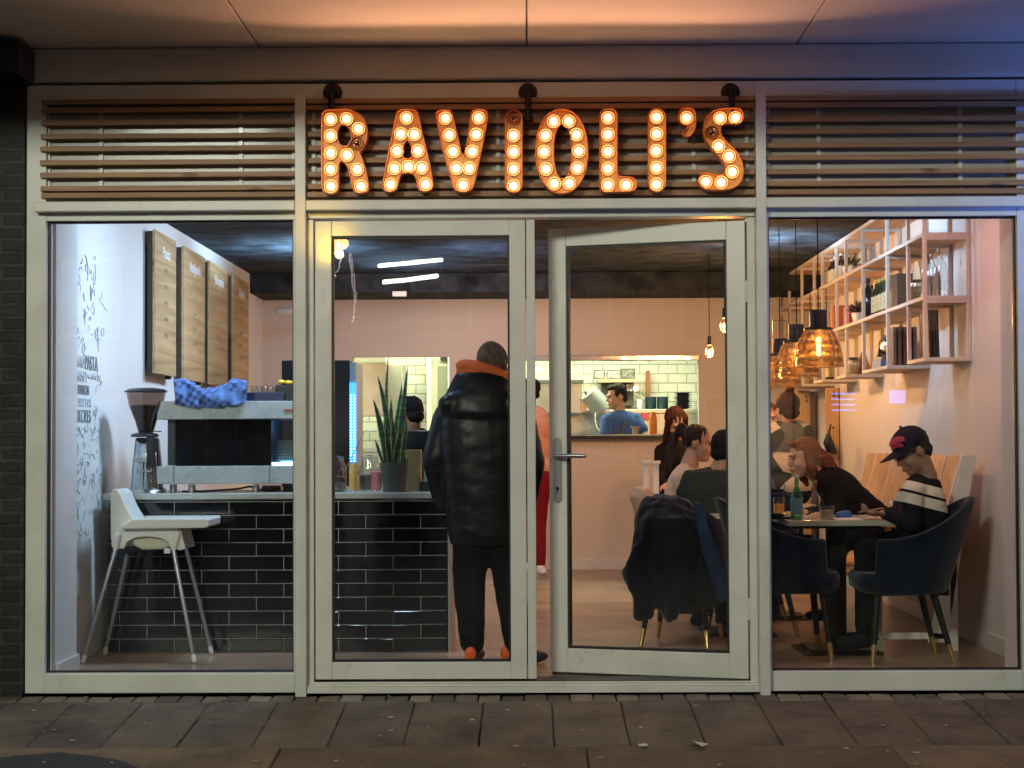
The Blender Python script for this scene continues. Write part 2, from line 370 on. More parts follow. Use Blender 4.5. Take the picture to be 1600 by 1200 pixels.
def blob(name, mb, m, parent=None, voxel=.012, amp=0., freq=8., smooth=3, org=None, stretch=(1,1,1), shade=True):
    """fuse the overlapping solids of mb into one continuous skin"""
    tmp = bpy.data.meshes.new('tmp'); tmp.from_pydata(mb.v, [], mb.f); tmp.update()
    b = bmesh.new(); b.from_mesh(tmp); bmesh.ops.recalc_face_normals(b, faces=b.faces); b.to_mesh(tmp); b.free()
    to = bpy.data.objects.new('tmp', tmp); C.objects.link(to)
    md = to.modifiers.new('r', 'REMESH'); md.mode = 'VOXEL'; md.voxel_size = voxel
    if smooth:
        sm = to.modifiers.new('s', 'SMOOTH'); sm.iterations = smooth; sm.factor = .5
    dg = bpy.context.evaluated_depsgraph_get(); dg.update()
    me = bpy.data.meshes.new_from_object(to.evaluated_get(dg)); me.name = name
    bpy.data.objects.remove(to); bpy.data.meshes.remove(tmp)
    if amp:
        me.update(); nrm = [v.normal.copy() for v in me.vertices]
        for v, nn in zip(me.vertices, nrm):
            p = Vector((v.co.x*stretch[0], v.co.y*stretch[1], v.co.z*stretch[2])) * freq
            v.co += nn * (amp * (mnoise.noise(p) + .5*mnoise.noise(p*2.3)))
    org = ORG[parent.name] if parent is not None else (Vector(org) if org is not None else base_of(mb.v))
    for v in me.vertices: v.co -= org
    return link(name, me, m, parent, org, shade, 0)
def textmesh(name, s, size, m, parent, origin, ex, ez, depth=.004, align='CENTER', bold=0.):
    cu = bpy.data.curves.new('t', 'FONT'); cu.body = s; cu.size = size; cu.extrude = depth/2; cu.align_x = align; cu.offset = bold
    to = bpy.data.objects.new('t', cu); C.objects.link(to); dg = bpy.context.evaluated_depsgraph_get(); dg.update()
    me = bpy.data.meshes.new_from_object(to.evaluated_get(dg)); bpy.data.objects.remove(to)
    ex = Vector(ex); ez = Vector(ez); ey = ex.cross(ez).normalized()
    org = ORG[parent.name]
    me.materials.clear()
    for v in me.vertices: v.co = Vector(origin) + ex*v.co.x + ez*v.co.y + ey*v.co.z - org
    return link(name, me, m, parent, org, False, 0)
# ================================================================== EXTERIOR
GZ = -.056; SL = .087
def gz(Y): return GZ + SL * Y if Y > -2.6 else GZ + SL * -2.6
# ground sheet, sloping gently down to the street
mb = MB(); ys = [0.02, -.13, -.94, -2.6, -8, -20, -60]; xs = [-60, -8, -3, 0, 3, 8, 60]
for j, y in enumerate(ys):
    for x in xs: mb.v.append(Vector((x, y, gz(y) - .03)))
nx = len(xs)
for j in range(len(ys)-1):
    for i in range(nx-1): mb.f.append([j*nx+i, j*nx+i+1, (j+1)*nx+i+1, (j+1)*nx+i])
struct('ground', mb, mat('ground_asphalt', (.05, .045, .04), .85, var=.3, vscale=5, bump=.5, bscale=90))

def slabs(name, rows, m, gap=.006, jit=.003, seed=3, thick=.05, tmin=.8, tmax=1.2):
    """rows: (y0,y1,width,offset,x0,x1)"""
    rnd = random.Random(seed); mb = MB(); cols = []
    for (y0, y1, wd, off, xa, xb) in rows:
        x = xa + off
        while x < xb:
            g = gap; h = rnd.uniform(-jit, jit); t1 = rnd.uniform(-jit, jit)*.6; ww = wd*rnd.uniform(.985, 1.0)
            a, b = x+g/2, x+wd-g/2; c, d = y0+g/2, y1-g/2; r = .006
            top = [(a+r,c+r),(b-r,c+r),(b-r,d-r),(a+r,d-r)]; low = [(a,c),(b,c),(b,d),(a,d)]
            n = len(mb.v)
            hh = [h+t1, h-t1, h-t1*.5, h+t1*.7]
            for k, (p, q) in enumerate(top): mb.v.append(Vector((p, q, gz(q)+hh[k])))
            for k, (p, q) in enumerate(low): mb.v.append(Vector((p+rnd.uniform(-.002,.002), q+rnd.uniform(-.003,.003), gz(q)+hh[k]-.006)))
            for (p, q) in low: mb.v.append(Vector((p, q, gz(q)-thick)))
            fs = [(0,1,2,3)] + [(i, i+4, (i+1)%4+4, (i+1)%4) for i in range(4)] + [(i+4, i+8, (i+1)%4+8, (i+1)%4+4) for i in range(4)]
            mb.f += [[q+n for q in f] for f in fs]; cols += [rnd.uniform(tmin, tmax)]*len(fs)
            x += wd
    o = struct(name, mb, m, fixn=False)
    at_ = o.data.attributes.new('tint', 'FLOAT', 'FACE')
    for i, c in enumerate(cols): at_.data[i].value = c
    bb = bmesh.new(); bb.from_mesh(o.data); bmesh.ops.recalc_face_normals(bb, faces=bb.faces); bb.to_mesh(o.data); bb.free()
    return o
def stonemat(name, col, rough=.75, stain=.4, specks=True):
    m = bpy.data.materials.new(name); m.use_nodes = True; nt = m.node_tree; L = nt.links; b = nt.nodes['Principled BSDF']
    tc = nt.nodes.new('ShaderNodeTexCoord'); at_ = nt.nodes.new('ShaderNodeAttribute'); at_.attribute_name = 'tint'
    n = nt.nodes.new('ShaderNodeTexNoise'); n.inputs['Scale'].default_value = 3.5; n.inputs['Detail'].default_value = 10; n.inputs['Roughness'].default_value = .7; L.new(tc.outputs['Object'], n.inputs[0])
    r = nt.nodes.new('ShaderNodeMapRange'); r.inputs[1].default_value = .3; r.inputs[2].default_value = .72; r.inputs[3].default_value = 1-stain; r.inputs[4].default_value = 1+stain; L.new(n.outputs[0], r.inputs[0])
    mu = nt.nodes.new('ShaderNodeMath'); mu.operation = 'MULTIPLY'; L.new(r.outputs[0], mu.inputs[0]); L.new(at_.outputs['Fac'], mu.inputs[1])
    mx = nt.nodes.new('ShaderNodeMix'); mx.data_type = 'RGBA'; mx.blend_type = 'MULTIPLY'; mx.inputs[0].default_value = 1; mx.inputs[6].default_value = (*col, 1); L.new(mu.outputs[0], mx.inputs[7])
    vo = nt.nodes.new('ShaderNodeTexVoronoi'); vo.inputs['Scale'].default_value = 16; L.new(tc.outputs['Object'], vo.inputs[0])
    cr = nt.nodes.new('ShaderNodeValToRGB'); cr.color_ramp.elements[0].position = .045; cr.color_ramp.elements[1].position = .07; cr.color_ramp.elements[0].color = (1,1,1,1); cr.color_ramp.elements[1].color = (0,0,0,1); L.new(vo.outputs['Distance'], cr.inputs[0])
    m2 = nt.nodes.new('ShaderNodeMix'); m2.data_type = 'RGBA'; m2.inputs[7].default_value = (.42, .40, .36, 1); L.new(cr.outputs[0], m2.inputs[0]); L.new(mx.outputs[2], m2.inputs[6])
    L.new((m2 if specks else mx).outputs[2], b.inputs['Base Color']); setv(b, 'Roughness', rough)
    n2 = nt.nodes.new('ShaderNodeTexNoise'); n2.inputs['Scale'].default_value = 70; n2.inputs['Detail'].default_value = 6; L.new(tc.outputs['Object'], n2.inputs[0])
    bp = nt.nodes.new('ShaderNodeBump'); bp.inputs['Strength'].default_value = .5; bp.inputs['Distance'].default_value = .006; L.new(n2.outputs[0], bp.inputs['Height']); L.new(bp.outputs[0], b.inputs['Normal'])
    return m
slabs('brick_edging', [(-.130, -.010, .1145, .02, -6, 6)], stonemat('edging_brick', (.19, .155, .12)), .006, .004, 5, tmin=.5, tmax=1.45)
slabs('pavement', [(-.45, -.133, .337, .245, -6.2, 6), (-.94, -.45, .337, .245, -6.2, 6)], stonemat('paving_slab', (.135, .103, .074), stain=.55), .004, .003, 8, tmin=.88, tmax=1.1)
slabs('street_paving', [(-1.9, -.945, 1.35, .5, -7, 6), (-2.6, -1.9, 1.35, .1, -7, 6)], stonemat('tan_paving', (.17, .118, .075), .8), .004, .002, 9)
def gp(u, v, up=.0):
    k = (v-692)/FPX; d = (1.205 - GZ + SL*DCAM)/(k + SL); Y = d-DCAM; return Vector(((u-825)*d/FPX, Y, gz(Y)+up))
P_ = [gp(*q) for q in ((-60,1190),(20,1178),(95,1172.5),(150,1179),(190,1186),(224,1200),(240,1215),(-60,1215))]
mb = MB(); mb.add([p + Vector((0,0,.006)) for p in P_] + [p - Vector((0,0,.03)) for p in P_], [tuple(range(8)), tuple(range(15,7,-1))] + [(i, i+8, (i+1)%8+8, (i+1)%8) for i in range(8)])
struct('dark_paving_patch', mb, mat('dark_patch', (.045, .04, .045), .8, var=.3, vscale=20, bump=.4, bscale=80))
lt = mat('paper_litter', (.75, .73, .68), .7)
mb = MB(); c = at(1088, 1164, -.97); g = gz(-1.0) + .010
mb.add([(c.x-.05, -.94, g+.016), (c.x+.055, -.97, g+.008), (c.x+.02, -1.02, g+.006), (c.x-.02, -1.0, g+.022)], [(0,1,2,3)])
mb.add([(c.x-.045, -.94, g+.018), (c.x+.05, -.97, g+.010), (c.x+.02, -1.02, g+.008), (c.x-.02, -1.0, g+.026)], [(3,2,1,0)])
tag(obj('litter', mb, lt), 'crumpled white scrap of paper lying on the pavement before the open door', 'litter')
mb = MB(); c = at(1005, 1167, -.98); mb.obox((c.x, -.97, gz(-.97)+.012), (.018,.004,0), (-.003,.014,0), (0,0,.003))
tag(obj('litter', mb, lt), 'tiny white paper bit on the pavement left of the larger scrap', 'litter')

rn = random.Random(77); mb = MB()
for k in range(90):
    x = rn.uniform(-2.9, 2.9); y = rn.uniform(-1.3, -.03); s_ = rn.uniform(.004, .012) if k % 6 else rn.uniform(.010, .020); a = rn.uniform(0, 3.1)
    mb.obox((x, y, gz(y)+.0065), (s_*math.cos(a), s_*math.sin(a), 0), (-s_*.5*math.sin(a), s_*.5*math.cos(a), .001), (0, 0, .0012))
o = obj('street_litter', mb, mat('litter_flakes', (.40,.36,.30), .8, var=.6, vscale=3)); o['kind'] = 'stuff'
# ---- brick pier left, canopy, fascia
brk = brickmat('dark_brick', (.006, .006, .007), (.019, .016, .015), (.032, .027, .023), .215, .0655, .011, .65, 'XZ', 1., var=.75)
xl = ax(40, 0)
mb = MB().box(-6.2, xl-.004, -.035, .30, GZ-.06, 3.02); tag(obj('brick_pier', mb, brk), 'dark brick pier at the left edge of the shopfront', 'wall')
mb = MB().box(2.78, 6.2, -.035, .30, GZ-.06, 3.02)
tag(obj('brick_pier', mb, brk), 'dark brick pier beyond the right window of the shop', 'wall')
ZS = az(75, 0, 400)                      # soffit height
can = thing('canopy', 'pale smooth canopy soffit over the shopfront lit orange by the sign', 'canopy', (0, -.8, ZS))
seamx = [ax(405, 0, 75), ax(823, 0, 75), ax(1244, 0, 75)]; sx = [-6.2, seamx[0]-1.36] + seamx + [seamx[2]+1.36, 6.2]
for i in range(len(sx)-1):
    mb = MB().box(sx[i]+.004, sx[i+1]-.004, -1.62, .0, ZS, ZS+.16)
    obj('soffit_panel', mb, M['soffit'], can, bevel=.004)
mb = MB().box(-6.2, 6.2, -1.60, .0, ZS+.012, ZS+.02); obj('joint_filler', mb, M['gasket'], can)
mb = MB().box(-6.2, 6.2, -1.68, -1.621, ZS-.05, ZS+.45); obj('canopy_edge', mb, M['fascia'], can, bevel=.005)
zf = az(127, 0, 400)
mb = MB().box(-6.2, 6.2, -.03, .3, zf, ZS-.002); tag(obj('fascia_beam', mb, M['fascia'], bevel=.01), 'plain painted beam running between the canopy and the white frame', 'beam')
mb = MB().bpx(-60, 28, 60, 113, -.30, -.032); tag(obj('cable_box', mb, M['black'], bevel=.006), 'black box fixed to the beam at the top left corner', 'box')

# ---- shopfront frame
FR = thing('shopfront_frame', 'white painted shopfront frame with mullions, transom and sills', 'shop front', (0, 0, GZ))
Z_top = az(131, 0, 400); Z_s0 = az(159, 0, 400); Z_tr1 = az(316, 0, 300); Z_tr0 = az(332, 0, 300); Z_g1 = az(344, 0, 300)
Z_sill = az(1052, 0, 260); Z_bot = az(1083, 0, 260)
X0 = ax(40, 0); XG0 = ax(71, 0); XG1 = ax(458, 0); XM0 = ax(463, 0); XM1 = ax(480, 0); XD0 = ax(490, 0)
XD1 = ax(1170, 0); XN0 = ax(1183, 0); XN1 = ax(1199, 0); XH0 = ax(1204, 0); XH1 = ax(1594, 0); XE = 2.74
def fb(name, m='frame', bev=.004, *boxes):
    mb = MB()
    for b in boxes: mb.box(*b)
    return obj(name, mb, M[m], FR, bevel=bev)
fb('jamb', 'frame', .004, (X0, XG0, 0, .12, Z_bot, Z_top))
fb('jamb', 'frame', .004, (XH1, XE, 0, .12, Z_bot, Z_top))
fb('top_rail', 'frame', .004, (XG0, XH1, .002, .12, Z_s0-.01, Z_top))
fb('transom', 'frame', .006, (X0+.055, XM0, -.055, 0, Z_tr0, Z_tr1), (XM1, XN0, -.055, 0, Z_tr0, Z_tr1), (XN1, XE+.1, -.055, 0, Z_tr0, Z_tr1))
fb('head_rail', 'frame', .003, (XG0, XM1, .004, .10, Z_g1, Z_tr1-.004), (XM1, XN0, .010, .10, Z_g1+.006, Z_tr1-.004), (XN0, XH1, .004, .10, Z_g1, Z_tr1-.004))
fb('mullion', 'frame', .004, (XM0, XM1, -.05, .10, GZ-.004, az(150, 0, 470)))
fb('mullion', 'frame', .004, (XN0, XN1, -.05, .10, GZ-.004, az(148, 0, 1190)))
fb('sill', 'frame', .005, (XG0, XM0-.002, -.004, .12, Z_bot, Z_sill))
fb('sill', 'frame', .005, (XN1+.002, XH1, -.004, .12, Z_bot, Z_sill))
fb('inner_stile', 'frame', .003, (XG1, XM0-.001, .004, .10, Z_sill, Z_g1)); fb('inner_stile', 'frame', .003, (XN1+.001, XH0, .004, .10, Z_sill, Z_g1))
fb('door_jamb', 'frame', .003, (XM1+.001, XD0, .004, .14, Z_bot+.05, Z_g1)); fb('door_jamb', 'frame', .003, (XD1, XN0-.001, .004, .14, Z_bot+.05, Z_g1))
# gaskets round the two fixed panes and panes
def gasket(x0, x1, z0, z1, y, w_=.008, par=None, nm='gasket'):
    mb = MB(); mb.box(x0, x0+w_, y, y+.03, z0, z1); mb.box(x1-w_, x1, y, y+.03, z0, z1)
    mb.box(x0+w_, x1-w_, y, y+.03, z0, z0+w_); mb.box(x0+w_, x1-w_, y, y+.03, z1-w_, z1); return obj(nm, mb, M['gasket'], par)
gasket(XG0, XG1, Z_sill, Z_g1, .035, par=FR); gasket(XH0, XH1, Z_sill, Z_g1, .035, par=FR)
obj('window_pane', MB().box(XG0+.008, XG1-.008, .048, .054, Z_sill+.008, Z_g1-.008), M['glass'], FR)
obj('window_pane', MB().box(XH0+.008, XH1-.008, .048, .054, Z_sill+.008, Z_g1-.008), M['glass'], FR)
# threshold: aluminium strips
fb('threshold', 'frame', .002, (XM1, XN0, -.03, .16, Z_bot, Z_bot+.030), (XM1, XN0, -.012, .16, Z_bot+.031, Z_bot+.042), (XM1, XN0, .004, .16, Z_bot+.043, Z_bot+.052))
fb('threshold_seal', 'gasket', 0, (XM1+.01, XN0-.01, .006, .15, Z_bot+.0521, Z_bot+.056))
# panels behind the louvres + cover strip above
obj('head_panel', MB().box(XG0, XM0, .034, .046, Z_tr1-.004, Z_s0+.01), M['panel'], FR)
obj('head_panel', MB().box(XM1, XN0, .034, .046, Z_tr1-.004, Z_s0+.01), M['panel'], FR)
obj('head_panel', MB().box(XN1, XH1, .034, .046, Z_tr1-.004, Z_s0+.01), M['panel'], FR)
# louvre screens
lv = [160, 171.5, 192.5, 212.5, 233, 253.5, 274, 294, 305.5]
def louvre(u0, u1, label, cleats, yo):
    x0, x1 = ax(u0, 0), ax(u1, 0)
    t = thing('louvre_screen', label, 'louvre', ((x0+x1)/2, yo, Z_tr1), 'wooden louvre screens over the windows and door')
    for i, v in enumerate(lv):
        z = az(v, 0, 300); j = .002*math.sin(i*3.1+u0)
        obj('slat', MB().box(x0 + (.004*math.sin(i*7+u0)), x1, yo-.020, yo+.024, z-.0130+j, z+.0130+j), M['slat'], t, bevel=.002)
    for u in cleats:
        x = ax(u, 0); obj('cleat', MB().box(x-.010, x+.010, yo+.0245, yo+.0355, Z_tr1+.03, Z_s0-.02), M['frame'], t)
    return t
louvre(64, 462, 'wooden slat louvre above the left window', (72, 155, 375, 458), -.002)
louvre(482, 1182, 'wooden slat louvre behind the illuminated letters above the doors', (490, 640, 780, 960, 1088, 1172), -.002)
louvre(1199, 1645, 'wooden slat louvre above the right window, tinted blue at its end', (1205, 1285, 1508), -.002)

# ---- doors
hm = mat('door_handle_metal', (.42, .43, .43), .3, 1.)
def door(name, label, W, H, fr, parts_handle, org, rz, extra=0):
    """leaf in local coordinates: x 0..W, z 0..H, outside face at y=0"""
    t = thing(name, label, 'door', org, 'glazed doors of the entrance', rz); ORG[t.name] = Vector((0,0,0))
    l, r, b, tp = fr
    mb = MB().box(0, l, 0, .065, 0, H).box(W-r, W, 0, .065, 0, H).box(l, W-r, 0, .065, 0, b).box(l, W-r, 0, .065, H-tp, H)
    obj('door_frame', mb, M['frame'], t, bevel=.004, local=True)
    mb = MB(); g = .010
    mb.box(l, l+g, .012, .05, b, H-tp).box(W-r-g, W-r, .012, .05, b, H-tp).box(l+g, W-r-g, .012, .05, b, b+g).box(l+g, W-r-g, .012, .05, H-tp-g, H-tp)
    obj('gasket', mb, M['gasket'], t, local=True)
    obj('door_glass', MB().box(l+g, W-r-g, .026, .032, b+g, H-tp-g), M['glass'], t, local=True)
    return t
zb = az(1062, 0, 660); zt = az(344, 0, 660)
D1 = door('glazed_door', 'closed left leaf of the glazed entrance door with yellowish reflections', ax(822, 0)-ax(492, 0), zt-zb, (ax(518,0)-ax(492,0), ax(822,0)-ax(797,0), az(1035,0,660)-zb, zt-az(368,0,660)), None, (ax(492,0), .012, zb), 0)
mb = MB().box(0, ax(837,0)-ax(823.5,0), 0, .075, 0, zt-zb+.002)
for p in mb.v: p.x += ax(823.5,0)-ax(492,0)
obj('meeting_stile', mb, M['frame'], D1, bevel=.004, local=True)
hx = ax(1167, 0); fx = at(858, 700, .30); W2 = math.hypot(hx - fx.x, .30-.012)
ang = math.atan2(.30-.012, fx.x-hx)      # direction from hinge to free edge
zb2 = az(1063, 0, 1168)+.003; zt2 = az(343, 0, 1168)-.002
D2 = thing('glazed_door', 'right leaf of the glazed entrance door standing ajar with a lever handle', 'door', (fx.x, .30, zb2), 'glazed doors of the entrance', math.atan2(.012-.30, hx-fx.x)); ORG[D2.name] = Vector((0,0,0))
l, r, b, tp = .095, .095, .125, .095; H2 = zt2-zb2
obj('door_frame', MB().box(0, l, 0, .065, 0, H2).box(W2-r, W2, 0, .065, 0, H2).box(l, W2-r, 0, .065, 0, b).box(l, W2-r, 0, .065, H2-tp, H2), M['frame'], D2, bevel=.004, local=True)
g = .012
obj('gasket', MB().box(l, l+g, .012, .05, b, H2-tp).box(W2-r-g, W2-r, .012, .05, b, H2-tp).box(l+g, W2-r-g, .012, .05, b, b+g).box(l+g, W2-r-g, .012, .05, H2-tp-g, H2-tp), M['gasket'], D2, local=True)
obj('door_glass', MB().box(l+g, W2-r-g, .026, .032, b+g, H2-tp-g), M['glass'], D2, local=True)
obj('drip_seal', MB().box(.01, W2-.01, .01, .055, -.012, -.001), M['gasket'], D2, local=True)
# handle plate + lever + keyhole
hz = 1.205 - (712-692)/298. - zb2; pb, pt = hz - .245, hz + .095
def rrect(x0, x1, z0, z1, r, n=6):
    out = []
    for (cx, cz, a0) in ((x1-r, z1-r, 0), (x0+r, z1-r, 90), (x0+r, z0+r, 180), (x1-r, z0+r, 270)):
        for k in range(n+1): a = R(a0+90*k/n); out.append((cx+r*math.cos(a), cz+r*math.sin(a)))
    return out
h = obj('handle', MB().prism(rrect(.026, .068, pb, pt, .02), -.010, -.001), hm, D2, bevel=.002, local=True)
obj('lever', MB().cyl((.047, -.045, hz), .011, (.047, -.01, hz)).cap((.040, -.052, hz), .0105, (.205, -.052, hz-.002), .0095).cyl((.125,-.052,hz), .0115, (.200,-.052,hz-.002), .0115), hm, h, smooth=True, local=True)
obj('keyhole', MB().cyl((.047, -.013, pb+.075), .009, (.047, -.0101, pb+.075)).box(.044, .050, -.013, -.0101, pb+.05, pb+.07), M['black'], h, local=True)
h1 = obj('hinge', MB().cap((W2+.006, -.004, .3), .007, (W2+.006, -.004, .4), .007), M['frame'], D2, local=True)
obj('hinge', MB().cap((W2+.006, -.004, 1.9), .007, (W2+.006, -.004, 2.0), .007), M['frame'], D2, local=True)

# ================================================================== MARQUEE LETTERS
letm = mat('orange_letter_face', (.95, .46, .11), .5, var=.25, vscale=40, bump=.15, bscale=90)
rimm = mat('orange_letter_rim', (.90, .27, .05), .35, var=.1)
sock = mat('lamp_socket_ring', (.42, .15, .05), .4, .2)
ringm = mat('ring_painted_glow', (1, .7, .4), .3, emit=(1, .48, .16), es=1.6)  # socket ring lit by its bulb; that glow is put in as emission
bulbm = mat('lit_bulb', (1, .8, .6), .3, emit=(1, .62, .32), es=19)
halom = mat('cup_painted_halo', (1, .7, .45), .3, emit=(1, .30, .10), es=.55)  # halo of the bulb on its cup, put in as emission
deadm = glassmat('unlit_bulb_glass', (1, .72, .5), .12, False, .8, .05)
def smooth_poly(pts, n=3):
    N = len(pts); out = []
    for i in range(N):
        p0, p1, p2, p3 = pts[i-1], pts[i], pts[(i+1)%N], pts[(i+2)%N]
        for k in range(n):
            t = k/n
            out.append(tuple(.5*((2*p1[a])+(-p0[a]+p2[a])*t+(2*p0[a]-5*p1[a]+4*p2[a]-p3[a])*t*t+(-p0[a]+3*p1[a]-3*p2[a]+p3[a])*t**3) for a in (0,1)))
    return out
YL = -.075
def letter(label, zoom, outer, holes, bulbs, dark=()):
    ox, oy = zoom
    conv = lambda P: [at(ox+u/4, oy+v/4, YL) for (u, v) in P]
    outs = [smooth_poly(conv_xy) for conv_xy in [[(p.x, p.z) for p in conv(q)] for q in [outer]+holes]]
    xs = [p[0] for p in outs[0]]; zs = [p[1] for p in outs[0]]; org = Vector(((min(xs)+max(xs))/2, YL, min(zs)))
    t = thing('marquee_letter', label, 'illuminated letter', org, 'illuminated marquee letters of the shop sign')
    cu = bpy.data.curves.new('c', 'CURVE'); cu.dimensions = '2D'; cu.fill_mode = 'BOTH'; cu.extrude = .012
    for q in outs:
        sp = cu.splines.new('POLY'); sp.points.add(len(q)-1); sp.use_cyclic_u = True
        for i, (x, z) in enumerate(q): sp.points[i].co = (x, z, 0, 1)
    to = bpy.data.objects.new('c', cu); C.objects.link(to); dg = bpy.context.evaluated_depsgraph_get(); dg.update()
    me = bpy.data.meshes.new_from_object(to.evaluated_get(dg)); bpy.data.objects.remove(to); me.materials.clear()
    for v in me.vertices: v.co = Vector((v.co.x, YL + v.co.z, v.co.y)) - org
    link('letter_face', me, letm, t, org, False, 0)
    mb = MB()
    for q in outs:
        n = len(q); cx = []
        for (x, z) in q: mb.v.append(Vector((x, YL-.034, z)))
        o0 = len(mb.v)-n
        # rim wall: thin strip standing proud of the face
        for i in range(n):
            a = q[i-1]; c = q[(i+1)%n]; tx, tz = c[0]-a[0], c[1]-a[1]; L_ = math.hypot(tx, tz) or 1; s_ = .0035
            mb.v.append(Vector((q[i][0]-tz/L_*s_, YL-.034, q[i][1]+tx/L_*s_)))
        for (x, z) in q: mb.v.append(Vector((x, YL+.030, z)))
        for i in range(n):
            a = q[i-1]; c = q[(i+1)%n]; tx, tz = c[0]-a[0], c[1]-a[1]; L_ = math.hypot(tx, tz) or 1; s_ = .0035
            mb.v.append(Vector((q[i][0]-tz/L_*s_, YL+.030, q[i][1]+tx/L_*s_)))
        for i in range(n):
            j = (i+1)%n
            mb.f += [[o0+i, o0+j, o0+n+j, o0+n+i], [o0+2*n+i, o0+2*n+j, o0+3*n+j, o0+3*n+i], [o0+i, o0+j, o0+2*n+j, o0+2*n+i], [o0+n+i, o0+n+j, o0+3*n+j, o0+3*n+i]]
    obj('rim', mb, rimm, t)
    for i, (u, v) in enumerate(bulbs):
        c = at(ox+u/4, oy+v/4, YL-.013)
        so = obj('socket', MB().lathe((c.x, c.y, c.z), [(.0315, .0), (.0345, -.005), (.0345, -.009), (.0315, -.012), (.0290, -.009), (.0290, -.003), (.012, .0)], 24, 'Y'), sock, t, smooth=True)
        if i in dark:
            obj('unlit_bulb', MB().ell((c.x, c.y-.020, c.z), (.020, .018, .020), n=16, m=8), deadm, so, smooth=True)
            obj('filament_stem', MB().cyl((c.x, c.y-.002, c.z), .006, (c.x, c.y-.018, c.z), .003, 8), M['iron'], so)
        else:
            obj('lit_bulb', MB().ell((c.x, c.y-.020, c.z), (.0150, .0135, .0150), n=14, m=8), bulbm, so, smooth=True)
            obj('bulb_glow_cup', MB().lathe((c.x, c.y-.0095, c.z), [(.0175, .0), (.0235, -.003), (.0175, -.004)], 20, 'Y', True), halom, so, smooth=True)
            obj('glowing_ring', MB().lathe((c.x, c.y-.0125, c.z), [(.0305, .0), (.0335, -.0015), (.0305, -.003)], 24, 'Y', True), ringm, so, smooth=True)
Z2, Z3 = (470, 100), (820, 100)
def stem(x0, x1, y0, y1):
    r = (x1-x0)/2; c = (x0+x1)/2; out = []
    for k in range(9): a = math.pi*(1+k/8); out.append((c+r*math.cos(a), y0+r+r*math.sin(a)))
    for t in (.25, .5, .75): out.append((x1, y0+r+(y1-y0-2*r)*t))
    for k in range(9): a = math.pi*k/8; out.append((c+r*math.cos(a), y1-r+r*math.sin(a)))
    for t in (.25, .5, .75): out.append((x0, y1-r-(y1-y0-2*r)*t))
    return out
def sell(cx, cy, rx, ry, e=2.15, n=26):
    out = []
    for k in range(n):
        a = 2*math.pi*k/n; c, s_ = math.cos(a), math.sin(a); out.append((cx+rx*math.copysign(abs(c)**(2/e), c), cy+ry*math.copysign(abs(s_)**(2/e), s_)))
    return out
letter('letter R of the illuminated orange sign', Z2,
 [(138,345),(145,312),(170,297),(230,294),(290,292),(350,312),(395,350),(415,410),(415,470),(395,525),(370,560),(385,600),(405,660),(425,770),(418,797),(385,808),(350,806),(332,785),(318,720),(300,655),(280,622),(255,612),(241,630),(237,700),(237,775),(225,803),(190,812),(155,803),(140,775),(137,700),(136,500)],
 [[(242,410),(262,388),(290,395),(312,430),(318,470),(305,505),(285,520),(255,512),(238,485),(235,440)]],
 [(188,350),(288,347),(362,408),(352,500),(188,452),(188,560),(291,572),(188,662),(354,662),(190,767),(378,768)], (3,))
letter('letter A of the illuminated orange sign', Z2,
 [(600,330),(615,303),(640,294),(690,294),(722,303),(738,335),(760,440),(790,560),(815,680),(825,760),(813,788),(782,799),(750,795),(735,775),(728,735),(715,702),(690,686),(640,688),(622,705),(612,740),(602,775),(583,796),(545,801),(522,788),(516,762),(525,710),(545,600),(570,480)],
 [[(668,486),(685,510),(700,560),(690,590),(668,598),(648,588),(640,560),(650,510)]],
 [(662,340),(626,440),(712,443),(602,547),(733,547),(587,655),(674,645),(757,652),(563,757),(781,755)])
letter('letter V of the illuminated orange sign', Z2,
 [(849,325),(862,302),(890,295),(925,299),(947,318),(962,385),(985,480),(1003,560),(1015,580),(1028,562),(1045,480),(1057,400),(1067,330),(1080,303),(1110,293),(1150,297),(1166,318),(1162,370),(1137,500),(1105,650),(1082,755),(1064,788),(1030,802),(985,798),(957,775),(930,680),(895,560),(868,430)],
 [], [(904,342),(1112,340),(929,447),(1097,443),(952,550),(1072,550),(972,655),(1053,655),(1015,760)])
letter('letter I between V and O of the sign, its top bulb out', Z2, stem(1280, 1382, 298, 806), [], [(1330,340),(1330,450),(1330,553),(1330,660),(1330,765)], (0,))
letter('round letter O of the illuminated orange sign', Z3, sell(230, 552, 161, 260), [sell(236, 553, 54, 168)],
 [(180,362),(274,362),(129,450),(323,445),(120,552),(337,548),(132,660),(328,655),(185,750),(278,748)])
letter('letter L of the illuminated orange sign', Z3, [(470,345),(478,308),(500,292),(545,292),(566,306),(573,340),(573,450),(573,570),(573,680),(588,708),(640,714),(680,722),(697,755),(688,785),(660,798),(590,801),(510,803),(480,793),(470,765),(470,650),(470,500)], [],
 [(519,340),(519,443),(519,550),(519,657),(519,760),(633,760)])
letter('letter I after the L of the sign, all its bulbs lit', Z3, stem(772, 875, 289, 800), [], [(822,336),(822,440),(820,546),(822,652),(822,755)])
letter('apostrophe of the illuminated orange sign', Z3, [(958,335),(967,300),(990,285),(1030,283),(1055,300),(1063,335),(1062,390),(1050,430),(1025,455),(1000,455),(988,440),(992,425),(1010,410),(1015,388),(990,382),(965,362)], [], [(1010,340)])
